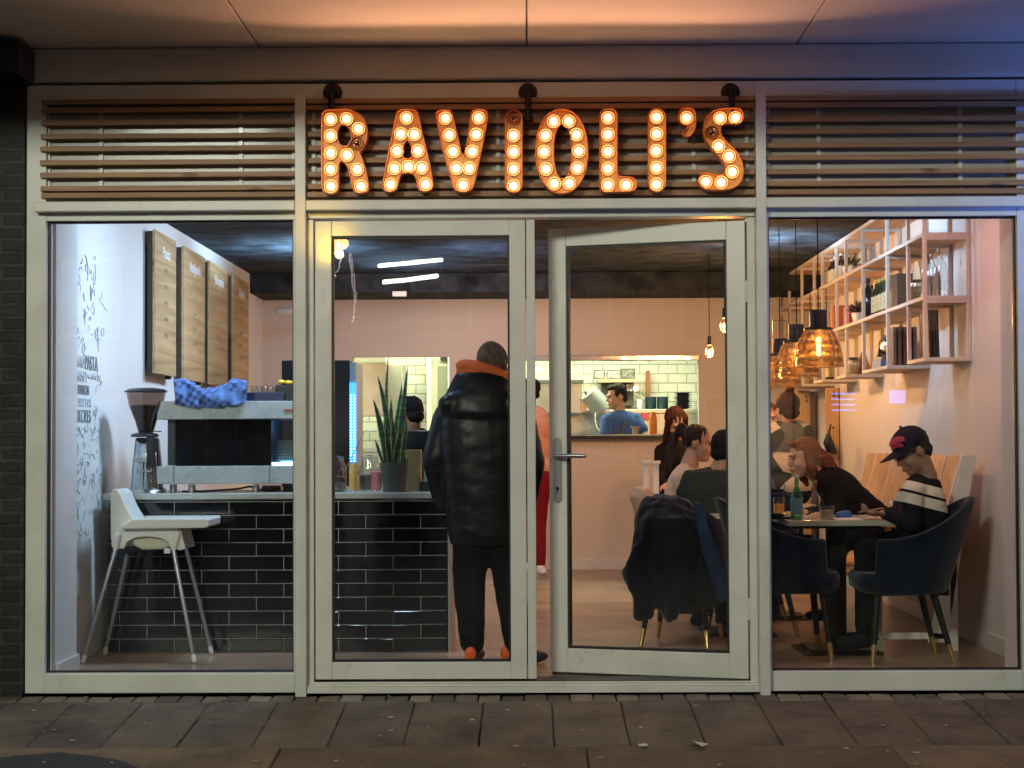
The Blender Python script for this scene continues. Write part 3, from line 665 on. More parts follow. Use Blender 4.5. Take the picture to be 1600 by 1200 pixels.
letter('curved letter S at the right end of the illuminated sign', Z3,
 [(1270,286),(1325,286),(1353,303),(1361,340),(1345,371),(1310,380),(1255,379),(1225,393),(1216,422),(1225,455),(1265,505),(1315,555),(1348,615),(1358,680),(1345,735),(1310,770),(1250,788),(1150,788),(1110,775),(1088,748),(1088,716),(1105,693),(1140,690),(1180,700),(1220,702),(1245,688),(1252,658),(1240,620),(1200,570),(1150,510),(1122,455),(1118,400),(1130,350),(1165,310),(1215,290)], [],
 [(1218,342),(1314,340),(1168,430),(1209,517),(1275,580),(1295,677),(1226,743),(1129,738)], (2,))
# pipe brackets carrying the sign
for u, vb, lab in ((520, 180, 'black iron pipe bracket above the letter R'), (825, 186, 'black iron pipe bracket above the gap of I and O'), (1141, 176, 'black iron pipe bracket above the letter S')):
    c = at(u, 145, 0); zb_ = at(u, vb, -.06).z
    t = thing('pipe_bracket', lab, 'bracket', c, 'iron pipe brackets holding the sign')
    obj('flange', MB().lathe((c.x, 0, c.z), [(.048, 0), (.048, -.010), (.040, -.014), (.024, -.016), (.022, -.03), (.0, -.03)], 24, 'Y'), M['iron'], t, smooth=True)
    obj('elbow_pipe', MB().tube([(c.x, -.01, c.z), (c.x, -.045, c.z), (c.x, -.058, c.z-.006), (c.x, -.064, c.z-.02), (c.x, -.064, c.z-.06), (c.x, -.064, zb_)], [.019, .019, .021, .021, .015, .015], 12), M['iron'], t, smooth=True)
    obj('pipe_clamp', MB().cyl((c.x, -.064, zb_+.012), .024, (c.x, -.064, zb_-.014)), M['iron'], t, bevel=.003)

# lamps in the street behind the viewer, seen mirrored in the door glass
ll = thing('street_luminaire', 'street luminaire across the street, its second tube added for the doubled mirror image', 'lamp', (-1.6, -14, 3.6))
tube_m = mat('fluorescent_tube', (1,1,.9), .3, emit=(.95, 1, .80), es=34)
for k, (z, w_) in enumerate(((3.72, .42), (3.50, .36))):  # a single lamp; the second tube is added to imitate its double reflection
    obj('lamp_tube', MB().cap((-1.62-w_, -14, z-.05), .030, (-1.62+w_, -14, z+.03), .030), tube_m, ll, smooth=True)
obj('lamp_post', MB().cyl((-1.6, -14.2, -.3), .05, (-1.6, -14.2, 3.9), .04).box(-2.0, -1.2, -14.25, -14.03, 3.80, 3.86), M['iron'], ll)
yl = thing('street_lantern', 'small yellow globe lantern over the street, mirrored at the door corner', 'lamp', (-2.38, -12, 3.6))
obj('globe', MB().ell((-2.38, -12, 3.73), (.12, .12, .085)), mat('yellow_globe', (1,.7,.1), .3, emit=(1, .60, .03), es=30), yl, smooth=True)
obj('cable', MB().cyl((-2.38, -12, 3.8), .006, (-2.38, -12, 7.2), .006).cyl((-8, -12, 7.2), .008, (6, -12, 7.3), .008), M['iron'], yl)

bs = thing('street_building', 'dark building with a few lit windows across the street, seen only mirrored in the panes', 'building', (0, -26, -.3))
obj('wall', MB().box(-22, 22, -27, -26, -.5, 12), mat('far_brick', (.05,.04,.035), .9, var=.3), bs)
wa = mat('lit_window_warm', (1,.8,.5), .5, emit=(1,.68,.34), es=.55); wb = mat('lit_window_cold', (.6,.8,1), .5, emit=(.55,.75,1), es=.8); wd_ = mat('window_unlit', (.03,.035,.04), .1)
rn = random.Random(21)
for j in range(4):
    for i in range(17):
        x = -20 + i*2.5; z = .6 + j*2.9; k = rn.random()
        f = obj('window', MB().box(x, x+1.3, -25.99, -25.95, z, z+1.7), M['whitep'] if 'whitep' in M else M['frame'], bs)
        obj('pane', MB().box(x+.08, x+.61, -25.945, -25.93, z+.08, z+1.62).box(x+.69, x+1.22, -25.945, -25.93, z+.08, z+1.62), wa if k < .17 else (wb if k < .24 else wd_), f)
spot("corner_glow_fill", (-2.38, -12, 3.6), (-1.04, 0, 2.31), 1100, (1, .56, .02), 2.2, 1.0, .05)  # narrow spot added only to put a yellow glow on the frame corner

ns = thing('neon_sign', 'small blue neon sign down the street, mirrored in the right window', 'sign', (4.9, -14, 1.6))
nb = mat('blue_neon', (.1,.2,1), .3, emit=(.08, .24, 1.0), es=13)
for k in range(4): obj('neon_tube', MB().cap((4.22, -14, 1.86-.075*k), .012, (4.52, -14, 1.86-.075*k), .012), nb, ns, smooth=True)
obj('neon_panel', MB().box(5.0, 5.22, -14.02, -13.98, 1.72, 1.90), nb, ns); obj('sign_board', MB().box(4.1, 5.4, -14.12, -14.04, 1.45, 2.05), M['iron'], ns)
obj('sign_post', MB().cyl((4.7, -14.1, -.3), .03, (4.7, -14.1, 1.45), .03), M['iron'], ns)
ls = thing('light_string', 'hanging strings of tiny white lights by the street, mirrored in the glass door', 'string lights', (-2, -9.2, 0))
mb = MB(); mc = MB(); rn = random.Random(5)
for (pts) in (((532,396),(530,402),(528,412),(522,430),(519,440)), ((544,392),(546,410),(548,430),(551,450),(553,470),(552,492),(549,500)), ((546,395),(551,420),(553,445),(554,470))):
    P_ = []
    for (u, v) in pts: P_.append(Vector(((u-825)/FPX*17.265, -9.2, EYE+(692-v)/FPX*17.265)))
    mc.tube([P_[0] + Vector((0,0,2.0))] + P_, .003, 5)
    for i in range(len(P_)-1):
        for k in range(5):
            p = P_[i].lerp(P_[i+1], k/5) + Vector((rn.uniform(-.008,.008),0,rn.uniform(-.006,.006))); mb.ell(p, (.006,.006,.008), n=6, m=4)
fl_ = obj('light_wire', mc, M['iron'], ls); o = obj('fairy_lights', mb, mat('fairy_light', (1,.95,.9), .3, emit=(1,.86,.80), es=15), fl_); o['kind'] = 'stuff'
# ================================================================== INTERIOR SHELL
XL, XR, YB, ZC = -2.52, 2.66, 7.15, 2.75
fl = brickmat('wood_floor', (.30, .20, .135), (.37, .255, .175), (.12, .08, .055), 1.25, .16, .003, .30, 'XY', .2, .37, .3, vs=3)
struct('floor', MB().box(-2.8, 2.8, .13, 9.9, -.05, 0), fl)
struct('ceiling', MB().box(-2.8, 2.8, .13, 9.9, ZC, ZC+.1), M['ceil'])
def wall(name, label, mb, m='wall', **k): return tag(obj(name, mb, M[m], **k), label, 'wall')
wl = wall('left_wall', 'white side wall behind the counter with menu boards and lettering', MB().box(XL-.15, XL, .13, YB+2.6, 0, ZC))
wr = wall('right_wall', 'white side wall on the right under the cube shelves', MB().box(XR, XR+.15, .13, YB+2.6, 0, ZC))
wall('window_reveal', 'short pale wall return beside the left window', MB().box(XL, -2.425, .13, .52, 0, ZC))
wall('window_reveal', 'pale wall return beside the right window', MB().box(2.50, XR, .13, .40, 0, ZC))
obj('skirting', MB().box(-2.425, -2.41, .13, .52, 0, .085).box(-2.50, -2.41, .52, .535, 0, .085), M['skirt'], bpy.data.objects['window_reveal'], bevel=.003)
obj('skirting', MB().box(XR-.015, XR, .40, YB, 0, .10), M['skirt'], wr, bevel=.003)
# back wall with two openings: kitchen doorway (552..702) and serving hatch (838..1092)
ox0, ox1 = ax(552, YB, 620), ax(702, YB, 620); hx0, hx1 = ax(806, YB, 620), ax(1092, YB, 620)
zo = az(557, YB, 700); hz0 = az(686, YB, 950)
bw = wall('back_wall', 'pinkish back wall with the kitchen opening and the serving hatch', MB()
    .box(XL, ox0, YB, YB+.12, 0, ZC).box(ox1, hx0, YB, YB+.12, 0, ZC).box(hx1, XR, YB, YB+.12, 0, ZC)
    .box(ox0, ox1, YB, YB+.12, zo, ZC).box(hx0, hx1, YB, YB+.12, zo, ZC).box(hx0, hx1, YB, YB+.12, 0, hz0), 'wallback')
obj('skirting', MB().box(ox1, XR-.3, YB-.015, YB, 0, .10), M['skirt'], bw, bevel=.003)
wall('ceiling_beam', 'dark painted beam under the ceiling along the back wall', MB().box(XL, XR, YB-.75, YB-.001, az(455, YB-.75, 900), ZC-.004), 'ceil')
# hatch trims
hf = thing('serving_hatch', 'steel trimmed serving hatch with a black sill and two small downlights', 'serving hatch', ((hx0+hx1)/2, YB-.03, hz0))
obj('hatch_head', MB().box(hx0, hx1, YB-.03, YB+.15, zo-.045, zo), M['chrome'], hf, bevel=.004)
obj('hatch_sill', MB().box(hx0, hx1+.01, YB-.10, YB+.25, hz0, hz0+.035), M['black'], hf, bevel=.004)
obj('steel_ledge', MB().box(hx0, hx1, YB-.02, YB+.35, hz0+.0355, hz0+.045), M['chrome'], hf)
dl = mat('downlight_lens', (1, 1, .9), .3, emit=(1, .86, .55), es=14)
for u in (975, 1074):
    p = at(u, 560, YB-.02); obj('downlight', MB().ell((p.x, YB-.031, p.z), (.03, .008, .012), n=12, m=6), dl, hf)
# white box on the wall above, small wall fixtures
p0 = MB().bpx(613, 635, 455, 463, YB-.80, YB-.751); tag(obj('sensor_box', p0, M['white'], bevel=.004), 'small white box on the beam over the counter', 'sensor')
tag(obj('wall_pipe', MB().cap(at(437, 487, 6.0), .038, at(470, 487, 6.0), .038), M['white'], smooth=True), 'short white pipe end high beside the left wall', 'pipe')
# warm uplit tall opening behind counter: kitchen
KY = 9.5
kt = brickmat('kitchen_wall_tile', (.70, .70, .60), (.74, .74, .64), (.42, .42, .36), .205, .103, .006, .14, 'XZ', 1., var=.04, coat=.3)
tag(obj('kitchen_wall', MB().box(-2.8, 2.8, KY, KY+.1, 0, ZC), kt), 'kitchen wall of white metro tiles seen through the hatch', 'wall')
# ================================================================== COUNTER
CY = 1.205; zc0 = 0.0; u0c, u1c = 168, 700
cx0, cx1 = ax(u0c, CY, 900), ax(u1c, CY, 900)
ct = thing('counter', 'long counter clad in glossy dark brick tiles with a pale worktop', 'counter', ((cx0+cx1)/2, CY+.3, 0))
rows_v = [783, 804.2, 825.7, 847, 868.2, 890, 911.2, 932.5, 954.2, 975.7, 997.2, 1017.5]
ztile = [az(v, CY, 580) for v in rows_v]; ztop = az(779, CY, 580)
obj('counter_body', MB().box(cx0+.012, cx1-.012, CY+.010, CY+.66, 0.005, ztop-.002), M['grout'], ct)
rnd = random.Random(4)
mb = MB(); pit = (ax(357.5, CY, 900)-ax(272, CY, 900)); xo = ax(272, CY, 900)
def tile(mb, xa, xb, za, zb_):
    g = .0026; xa += g; xb -= g; za += g; zb_ -= g
    if xb-xa < .01: return
    r = .004; tl = [rnd.uniform(-.0014, .0014) for _ in range(3)]
    n = len(mb.v); y = CY
    for (x, z) in ((xa+r, za+r), (xb-r, za+r), (xb-r, zb_-r), (xa+r, zb_-r)):
        mb.v.append(Vector((x, y + tl[0]*(x-xa)/(xb-xa) + tl[1]*(z-za)/(zb_-za)*.6, z)))
    for (x, z) in ((xa, za), (xb, za), (xb, zb_), (xa, zb_)): mb.v.append(Vector((x, y+.004, z)))
    for (x, z) in ((xa, za), (xb, za), (xb, zb_), (xa, zb_)): mb.v.append(Vector((x, y+.0115, z)))
    mb.f += [[n, n+1, n+2, n+3]] + [[n+i, n+i+4, n+(i+1)%4+4, n+(i+1)%4] for i in range(4)] + [[n+i+4, n+i+8, n+(i+1)%4+8, n+(i+1)%4+4] for i in range(4)]
zz = [ztop-.004] + ztile
for k in range(len(zz)-1):
    off = xo if k % 2 == 1 else xo - pit/2
    x = off - 6*pit
    while x < cx1:
        a, b_ = max(x, cx0), min(x+pit, cx1)
        if b_ - a > .01: tile(mb, a, b_, zz[k+1], zz[k])
        x += pit
obj('tile_cladding', mb, M['tile'], ct)
obj('corner_trim', MB().box(cx1, cx1+.012, CY-.004, CY+.66, 0, ztop-.002), mat('trim_alu', (.45,.45,.43), .4, .8), ct)
zw0, zw1 = ztop, az(770, CY-.03, 580)
obj('worktop', MB().box(cx0-.02, cx1-.09, CY-.03, CY+.68, zw0, zw1), M['ctop'], ct, bevel=.004)
WT = zw1 + .001
def on(Y): return WT
# ---- espresso machine
em = thing('espresso_machine', 'big grey espresso machine with a black front panel on the counter', 'espresso machine', (ax(350, 1.42), 1.65, WT))
gm = mat('machine_grey_enamel', (.40, .45, .46), .28, .3, var=.05)
obj('upper_body', MB().bpx(245, 500, 626.5, 655, 1.33, 1.86), gm, em, bevel=.006)
obj('lower_body', MB().bpx(244, 500, 728, 756, 1.33, 1.86), gm, em, bevel=.006)
obj('front_panel', MB().bpx(274, 424, 655.3, 727.7, 1.36, 1.80), mat('smoked_panel', (.006,.006,.007), .06, var=.2), em, bevel=.003)
obj('side_frame', MB().bpx(262, 273.6, 656, 727, 1.40, 1.78), mat('slate_side', (.03,.04,.055), .35), em)
obj('panel_seam', MB().bpx(271, 271.8, 728.5, 755, 1.328, 1.34).bpx(421, 421.8, 728.5, 755, 1.328, 1.34), M['black'], em)
obj('badge', MB().bpx(444, 460, 639, 643.5, 1.325, 1.332), mat('copper_badge', (.30, .08, .05), .4), em)
for u in (271, 300, 400): 
    obj('foot', MB().cyl(at(u, 757, 1.42), .021, Vector((at(u, 757, 1.42).x, 1.42, WT)), .021), M['steel'], em)
obj('power_cable', MB().tube([at(285, 768, 1.5), at(320, 767.5, 1.4), at(372, 764, 1.45), at(390, 760, 1.5), at(410, 766, 1.45), at(430, 768, 1.5)], .006), M['black'], em)
led = mat('blue_white_led', (.4,.7,1), .3, emit=(.30, .68, 1.0), es=5)
obj('tray_light', MB().bpx(424, 470, 722.5, 727, 1.40, 1.5), led, em, bevel=.003)
# plates / saucers stacked at the side
ps = obj('saucer_stack', (lambda m_: ([m_.lathe((ax(452, 1.52), 1.52, az(722, 1.52)+.009*i), [(.045, 0), (.085, .006), (.085, .0075), (.04, .004)], 20) for i in range(15)], m_)[1])(MB()), mat('glazed_saucer', (.42,.50,.48), .3), smooth=True)
tag(ps, 'stack of pale saucers at the right of the espresso machine', 'saucers')
ORG[ps.name] = ps.location.copy()
# boxes and cups under / on machine
for i, (u0, u1, v0) in enumerate(((409, 436, 757.5), (442, 458, 757.5))):
    mb = MB().box(ax(u0, 1.7), ax(u1, 1.7), 1.70, 1.80, WT, az(v0, 1.7))
    tag(obj('box', mb, M['whitep'], bevel=.003), ('wide' if i == 0 else 'narrow') + ' pale box behind the espresso machine feet', 'box')
zm = az(626.5, 1.33) + .001
tt = obj('cup_tray', MB().bpx(380, 444, 613, 626, 1.42, 1.75), mat('dark_blue_tray', (.012, .018, .05), .4), bevel=.004)
tag(tt, 'dark blue tray of cups on the espresso machine beside the towel', 'tray')
tag(obj('black_crate', MB().bpx(430, 500, 601.5, 626, 1.45, 1.80), M['black'], bevel=.005), 'black box on the right end of the espresso machine', 'box')
lm = mat('lemon_peel', (.75, .50, .03), .5, bump=.3, bscale=90)
for k, (u, v) in enumerate(((440, 597), (450, 598), (458, 598))):
    p = at(u, v, 1.55+.05*k); tag(obj('lemon', MB().ell(p, (.022, .017, .015)), lm, smooth=True), ('left', 'middle', 'right')[k] + ' one of three yellow lemons on the black box above the machine', 'lemon', 'lemons on the black box')
for k, (u, v, s_) in enumerate(((396, 600, 1), (406, 599, .8), (413, 598, 1), (422, 598, 1), (431, 602, .8))):
    p = at(u, v, 1.50+.05*(k % 2)); h_ = .050*s_; mb = MB().lathe((p.x, p.y, az(613.5, p.y)), [(.016, 0), (.026, h_), (.0245, h_), (.0145, .003)], 14, close=True)
    tag(obj('glass_cup', mb, M['glassware'], smooth=True), ORD[k] + ' clear glass cup from the towel in the blue tray', 'glass', 'glass cups in the blue tray')
# ---- towel draped over the machine edge
def towel():
    W_, H_ = 46, 30; vs = []; fs = []
    # (u,v) outline in photo: top edge wavy, bottom edge hanging
    for side in (0, 1):
        for j in range(H_+1):
            t = j/H_
            for i in range(W_+1):
                s_ = i/W_
                u = 272 + 114*s_; top = 597 - 6*math.sin(s_*9+.6) * (1 - .3*s_) + (8*math.sin(math.pi*s_)**2) - 2
                bot = 632 + 5*math.sin(math.pi*s_) - 6*s_**6; fold = math.sin(s_*21+2*t)+.6*math.sin(s_*37-t*3)+.8*math.sin(s_*11-t*7)+.5*math.sin(s_*63+t*9)
                if t < .35:    # lies on top, running back
                    q = t/.35; Y = 1.62 - .30*q; p = at(u, top + 4*q + 1.2*fold, Y)
                    p.z = max(p.z, zm+.004)
                else:
                    q = (t-.35)/.65; Y = 1.322 - .016 - .008*fold*(.4+q) - .01*math.sin(q*3); v = (top+4) + (bot-top-4)*q
                    p = at(u + 1.2*fold*q, v, Y)
                nrm = Vector((0, 1, .3)).normalized()
                vs.append(p + nrm*(.0 if side == 0 else .005))
    n = (W_+1)*(H_+1)
    for j in range(H_):
        for i in range(W_):
            a = j*(W_+1)+i; fs.append((a, a+1, a+W_+2, a+W_+1)); fs.append((n+a, n+a+W_+1, n+a+W_+2, n+a+1))
    for j in range(H_):
        for i in (0, W_): a = j*(W_+1)+i; fs.append((a, a+W_+1, n+a+W_+1, n+a))
    for i in range(W_):
        for j in (0, H_): a = j*(W_+1)+i; fs.append((a, a+1, n+a+1, n+a))
    return MB().add(vs, fs)
tm = bpy.data.materials.new('blue_check_towel'); tm.use_nodes = True; nt = tm.node_tree; b = nt.nodes['Principled BSDF']
tc = nt.nodes.new('ShaderNodeTexCoord'); mp = nt.nodes.new('ShaderNodeMapping'); mp.inputs['Rotation'].default_value = (0, R(12), 0); ck = nt.nodes.new('ShaderNodeTexChecker'); ck.inputs['Scale'].default_value = 38
ck.inputs[1].default_value = (.03, .06, .20, 1); ck.inputs[2].default_value = (.10, .18, .40, 1)
mp.inputs['Scale'].default_value = (1, .001, 1)
nt.links.new(tc.outputs['Object'], mp.inputs[0]); nt.links.new(mp.outputs[0], ck.inputs[0])
nz = nt.nodes.new('ShaderNodeTexNoise'); nz.inputs['Scale'].default_value = 7; nt.links.new(tc.outputs['Object'], nz.inputs[0])
rr = nt.nodes.new('ShaderNodeValToRGB'); rr.color_ramp.elements[0].position = .56; rr.color_ramp.elements[1].position = .62; nt.links.new(nz.outputs[0], rr.inputs[0])
mx = nt.nodes.new('ShaderNodeMix'); mx.data_type = 'RGBA'; mx.inputs[7].default_value = (.11, .20, .46, 1); nt.links.new(rr.outputs[0], mx.inputs[0]); nt.links.new(ck.outputs[0], mx.inputs[6]); nt.links.new(mx.outputs[2], b.inputs['Base Color']); setv(b, 'Roughness', .9)
tag(obj('kitchen_towel', towel(), tm, smooth=True), 'crumpled blue checked towel thrown over the espresso machine', 'towel')
# ---- coffee grinder
g0 = at(226, 768, 1.33); gx = g0.x; s_ = 1/sc(1.33)
gr = thing('coffee_grinder', 'chrome coffee grinder with a smoky bean hopper left of the espresso machine', 'coffee grinder', (gx, 1.33, WT))
def Lz(v): return az(v, 1.33)
obj('base', MB().rings([((gx+.0, 1.38, WT), 31*s_, .13), ((gx, 1.38, WT+.018), 30*s_, .12), ((gx, 1.38, WT+.028), 24*s_, .10)], 28), M['chrome'], gr, smooth=True)
obj('body', MB().rings([((gx+.0, 1.40, WT+.022), 24*s_, .085), ((gx, 1.40, Lz(720)), 21*s_, .075), ((gx, 1.40, Lz(684)), 17.5*s_, .065), ((gx, 1.40, Lz(681)), 15*s_, .055)], 28, 4), mat('grinder_chrome', (.55, .62, .66), .12, 1.), gr, smooth=True)
obj('front_fork', MB().bpx(207, 230, 715, 722, 1.27, 1.34).bpx(217, 224, 722, 764, 1.31, 1.33).bpx(212, 236, 735, 738, 1.27, 1.34), M['chrome'], gr, bevel=.003)
obj('side_housing', MB().bpx(228, 240, 682, 732, 1.30, 1.36), M['black'], gr, bevel=.006)
obj('collar', MB().lathe((gx-2*s_, 1.36, Lz(680)), [(21*s_, 0), (22*s_, .008), (20*s_, .018), (11*s_, .026)], 28), M['black'], gr, smooth=True)
hop = obj('hopper', MB().lathe((gx, 1.36, 0), [(11.5*s_, Lz(674)), (17*s_, Lz(655)), (26*s_, Lz(632)), (29.5*s_, Lz(615)), (30.5*s_, Lz(610)), (29.6*s_, Lz(610)), (28.6*s_, Lz(615)), (25*s_, Lz(632)), (16*s_, Lz(655)), (10.5*s_, Lz(674))], 32, close=True), glassmat('smoky_hopper', (.72, .64, .60), .06, False, .6, .05), gr, smooth=True)
obj('coffee_beans', MB().lathe((gx, 1.36, 0), [(9.5*s_, Lz(673.5)), (15.2*s_, Lz(655)), (23.6*s_, Lz(634)), (22*s_, Lz(630.5)), (.001, Lz(629))], 32), mat('coffee_beans', (.012, .008, .006), .5, bump=.8, bscale=140), hop, smooth=True)
obj('hopper_lid', MB().lathe((gx, 1.36, 0), [(33*s_, Lz(609.8)), (33.5*s_, Lz(608)), (27*s_, Lz(604.6)), (12*s_, Lz(603)), (0.001, Lz(603))], 32), M['black'], gr, smooth=True)
obj('dosing_lever', MB().cap(at(234, 674, 1.33), .003, at(252, 674, 1.33), .003), M['black'], gr)
# ---- small jug left behind machine, dark display cabinet with LED strip
cab = thing('display_cabinet', 'tall black drinks cooler with a blue LED strip standing behind the counter', 'cooler', at(520, 760, 2.9))
obj('cabinet_body', MB().bpx(440, 546, 563, 760, 2.9, 3.5), mat('cooler_black', (.016, .012, .012), .5, spec=.2), cab, bevel=.006)
obj('door_edge', MB().bpx(546.3, 556, 566, 760, 2.92, 3.4), mat('cooler_edge', (.35, .45, .55), .3, .5), cab)
ledb = mat('blue_led', (.1,.4,1), .3, emit=(.03, .26, 1.0), es=2.2); ledw = mat('led_dot', (.6,.9,1), .3, emit=(.45, .82, 1.0), es=8)
lst = obj('led_strip', MB().bpx(546, 556.5, 598, 722, 2.905, 2.918), ledb, cab)
mb = MB()
for k in range(22):
    for u in (548.8, 553.8): p = at(u, 618+k*4.9, 2.9); mb.ell(p, (.0035, .003, .0045), n=8, m=5)
dots = obj('led_dots', mb, ledw, lst); dots['kind'] = 'stuff'
point("cooler_led_light", at(551, 660, 2.80), .22, (.12, .42, 1), .1)
tag(obj('dark_cupboard', MB().bpx(446, 500, 563, 612, 4.2, 4.8), mat('cupboard_dark', (.05,.035,.035), .5), bevel=.004), 'dark wall cupboard in the far left corner', 'cupboard')
# cake display case of glass
gc = thing('glass_display_case', 'low glass display case on the counter behind the plant', 'display case', at(610, 765, 1.75))
gc_y0, gc_y1 = 1.5, 1.80
c0, c1, c2, c3 = at(535, 768, gc_y0), at(570, 673, gc_y0), at(700, 673, gc_y0), at(700, 768, gc_y0)
gm2 = glassmat('case_glass', (.95, .97, .95), .05, False, .6, .0)
obj('glass_front', MB().prism([(c0.x, WT), (c0.x, WT+.09), (c1.x, c1.z), (c2.x, c2.z), (c3.x, WT)], gc_y0, gc_y0+.005), gm2, gc)
obj('glass_top', MB().box(c1.x, c2.x, gc_y0+.006, gc_y1, c1.z-.006, c1.z), gm2, gc)
obj('steel_edge', MB().tube([(c0.x, gc_y0-.003, WT+.09), (c1.x, gc_y0-.003, c1.z), (c2.x, gc_y0-.003, c2.z)], .003, 6), mat('edge_light', (.6,.66,.64), .2, .7), gc)
# ---- jars, bottles, boxes by the plant
def jar(u0, u1, v0, v1, Y, label, cat, fill, m='glassware', lid=None, base=None, group=None, neck=.75, name='jar'):
    c = at((u0+u1)/2, v1, Y); r = (u1-u0)/2/sc(Y); h = (v1-v0)/sc(Y); z0 = base if base is not None else c.z
    t = thing(name, label, cat, (c.x, Y, z0), group)
    obj('glass_body', MB().lathe((c.x, Y, z0), [(r*.9, 0), (r, h*.08), (r, h*.72), (r*neck, h*.92), (r*neck, h), (r*neck-.003, h), (r*neck-.003, h*.9), (r-.004, h*.7), (r-.004, h*.08), (r*.85, .004)], 20, close=True), M[m], t, smooth=True)
    if fill: obj('contents', MB().lathe((c.x, Y, z0+.005), [(r*.80, 0), (r*.92, h*.07), (r*.92, h*fill[1]*.9), (r*.5, h*fill[1])], 18), fill[0], t, smooth=True)
    if lid: obj('lid', MB().lathe((c.x, Y, z0+h+.0005), [(r*neck*1.05, -.006), (r*neck*1.08, .008), (r*.3, .014), (.001, .015)], 18), lid, t, smooth=True)
    return t
teal = mat('dark_sweets', (.10, .05, .05), .5, var=.8, vscale=60, bump=1, bscale=80)
jar(499, 542, 714, 766, 1.42, 'round glass sweet jar at the left of the counter, blue light in its glass', 'jar', (teal, .45), base=WT, lid=M['glassware'])
jar(560, 594, 712, 764, 1.60, 'squat glass jar of dark biscuits behind the juice tumbler', 'jar', (teal, .45), base=WT, lid=M['glassware'])
jar(545, 558, 723, 769, 1.30, 'slim glass of yellow straws near the counter edge', 'glass', (mat('yellow_straw', (.80, .52, .12), .5), .95), base=WT, neck=1, name='straw_glass')
jar(553, 562, 735, 766, 1.45, 'small yellow jar behind the slim glass of straws', 'jar', (mat('yellow_jam', (.80, .48, .10), .5), .8), base=WT)
jar(579, 597, 728, 762, 1.50, 'pink paper bag of sweets in glass beside the plant pot', 'jar', (mat('pink_sweets', (.62, .18, .22), .6), .9), base=WT, neck=1)
jar(662, 676, 715, 768, 1.48, 'white dressing bottle by the wooden menu box', 'bottle', (mat('pale_sauce', (.45, .62, .58), .5), .9), base=WT, neck=.5, name='bottle')
mb = MB().box(ax(633, 1.55), ax(657.5, 1.55), 1.55, 1.66, WT, az(702, 1.55)); tag(obj('wooden_box', mb, mat('plywood_box', (.55, .36, .17), .6, var=.1), bevel=.003), 'upright plywood menu box right of the plant', 'box')
mb = MB().box(ax(658, 1.6), ax(690, 1.6), 1.42, 1.60, WT, WT+.055); tag(obj('snack_tray', mb, M['black'], bevel=.004), 'black snack tray against the coat of the standing man', 'tray')
mb = MB().ell((ax(668, 1.5), 1.5, WT+.062), (.035, .03, .010)); tag(obj('snack', mb, mat('red_snack', (.70,.12,.05), .5), smooth=True), 'red snack on the black tray', 'food')
# ---- potted snake plant
pY = 1.30; pc = at(616, 769, pY); px_ = pc.x; k_ = 1/sc(pY)
pl = thing('potted_plant', 'tall variegated snake plant in a dark grey pot on the counter', 'plant', (px_, pY, WT))
hp = az(722, pY)-WT
obj('pot', MB().lathe((px_, pY, WT), [(17.5*k_, 0), (22.5*k_, hp), (21.3*k_, hp), (20.5*k_, hp-.02), (.001, hp-.021)], 32), mat('grey_pot', (.085, .095, .085), .55, var=.1, vscale=12), pl, smooth=True)
leafm = bpy.data.materials.new('snake_leaf'); leafm.use_nodes = True; nt = leafm.node_tree; b = nt.nodes['Principled BSDF']
va = nt.nodes.new('ShaderNodeAttribute'); va.attribute_name = 'edge'; cr = nt.nodes.new('ShaderNodeValToRGB'); e = cr.color_ramp.elements
e[0].position = .70; e[0].color = (.022, .085, .045, 1); e[1].position = .82; e[1].color = (.42, .42, .13, 1)
tc = nt.nodes.new('ShaderNodeTexCoord'); mp = nt.nodes.new('ShaderNodeMapping'); mp.inputs['Scale'].default_value = (4, 4, 34); wv = nt.nodes.new('ShaderNodeTexNoise'); wv.inputs['Scale'].default_value = 1.5
nt.links.new(tc.outputs['Object'], mp.inputs[0]); nt.links.new(mp.outputs[0], wv.inputs[0])
mr = nt.nodes.new('ShaderNodeMapRange'); mr.inputs[1].default_value = .35; mr.inputs[2].default_value = .65; mr.inputs[3].default_value = .55; mr.inputs[4].default_value = 1.5; nt.links.new(wv.outputs[0], mr.inputs[0])
mx = nt.nodes.new('ShaderNodeMix'); mx.data_type = 'RGBA'; mx.blend_type = 'MULTIPLY'; mx.inputs[0].default_value = 1
nt.links.new(va.outputs['Fac'], cr.inputs[0]); nt.links.new(cr.outputs[0], mx.inputs[6]); nt.links.new(mr.outputs[0], mx.inputs[7]); nt.links.new(mx.outputs[2], b.inputs['Base Color']); setv(b, 'Roughness', .35)
leaves = [(608,611,590,588,8,-.02),(602,600,583,623,9,-.05),(618,628,637,572,8,.02),(612,620,628,600,9,.05),(613,598,607,556,6,.03),(606,604,601,630,9,0),
          (622,629,634,640,8,.03),(600,592,586,686,5,-.06),(611,611,611,622,8,.06),(618,616,613,652,9,-.06),(626,632,636,655,7,-.03),(610,606,603,662,8,-.08),(616,622,626,668,9,-.08),(628,636,638,715,4,0)]
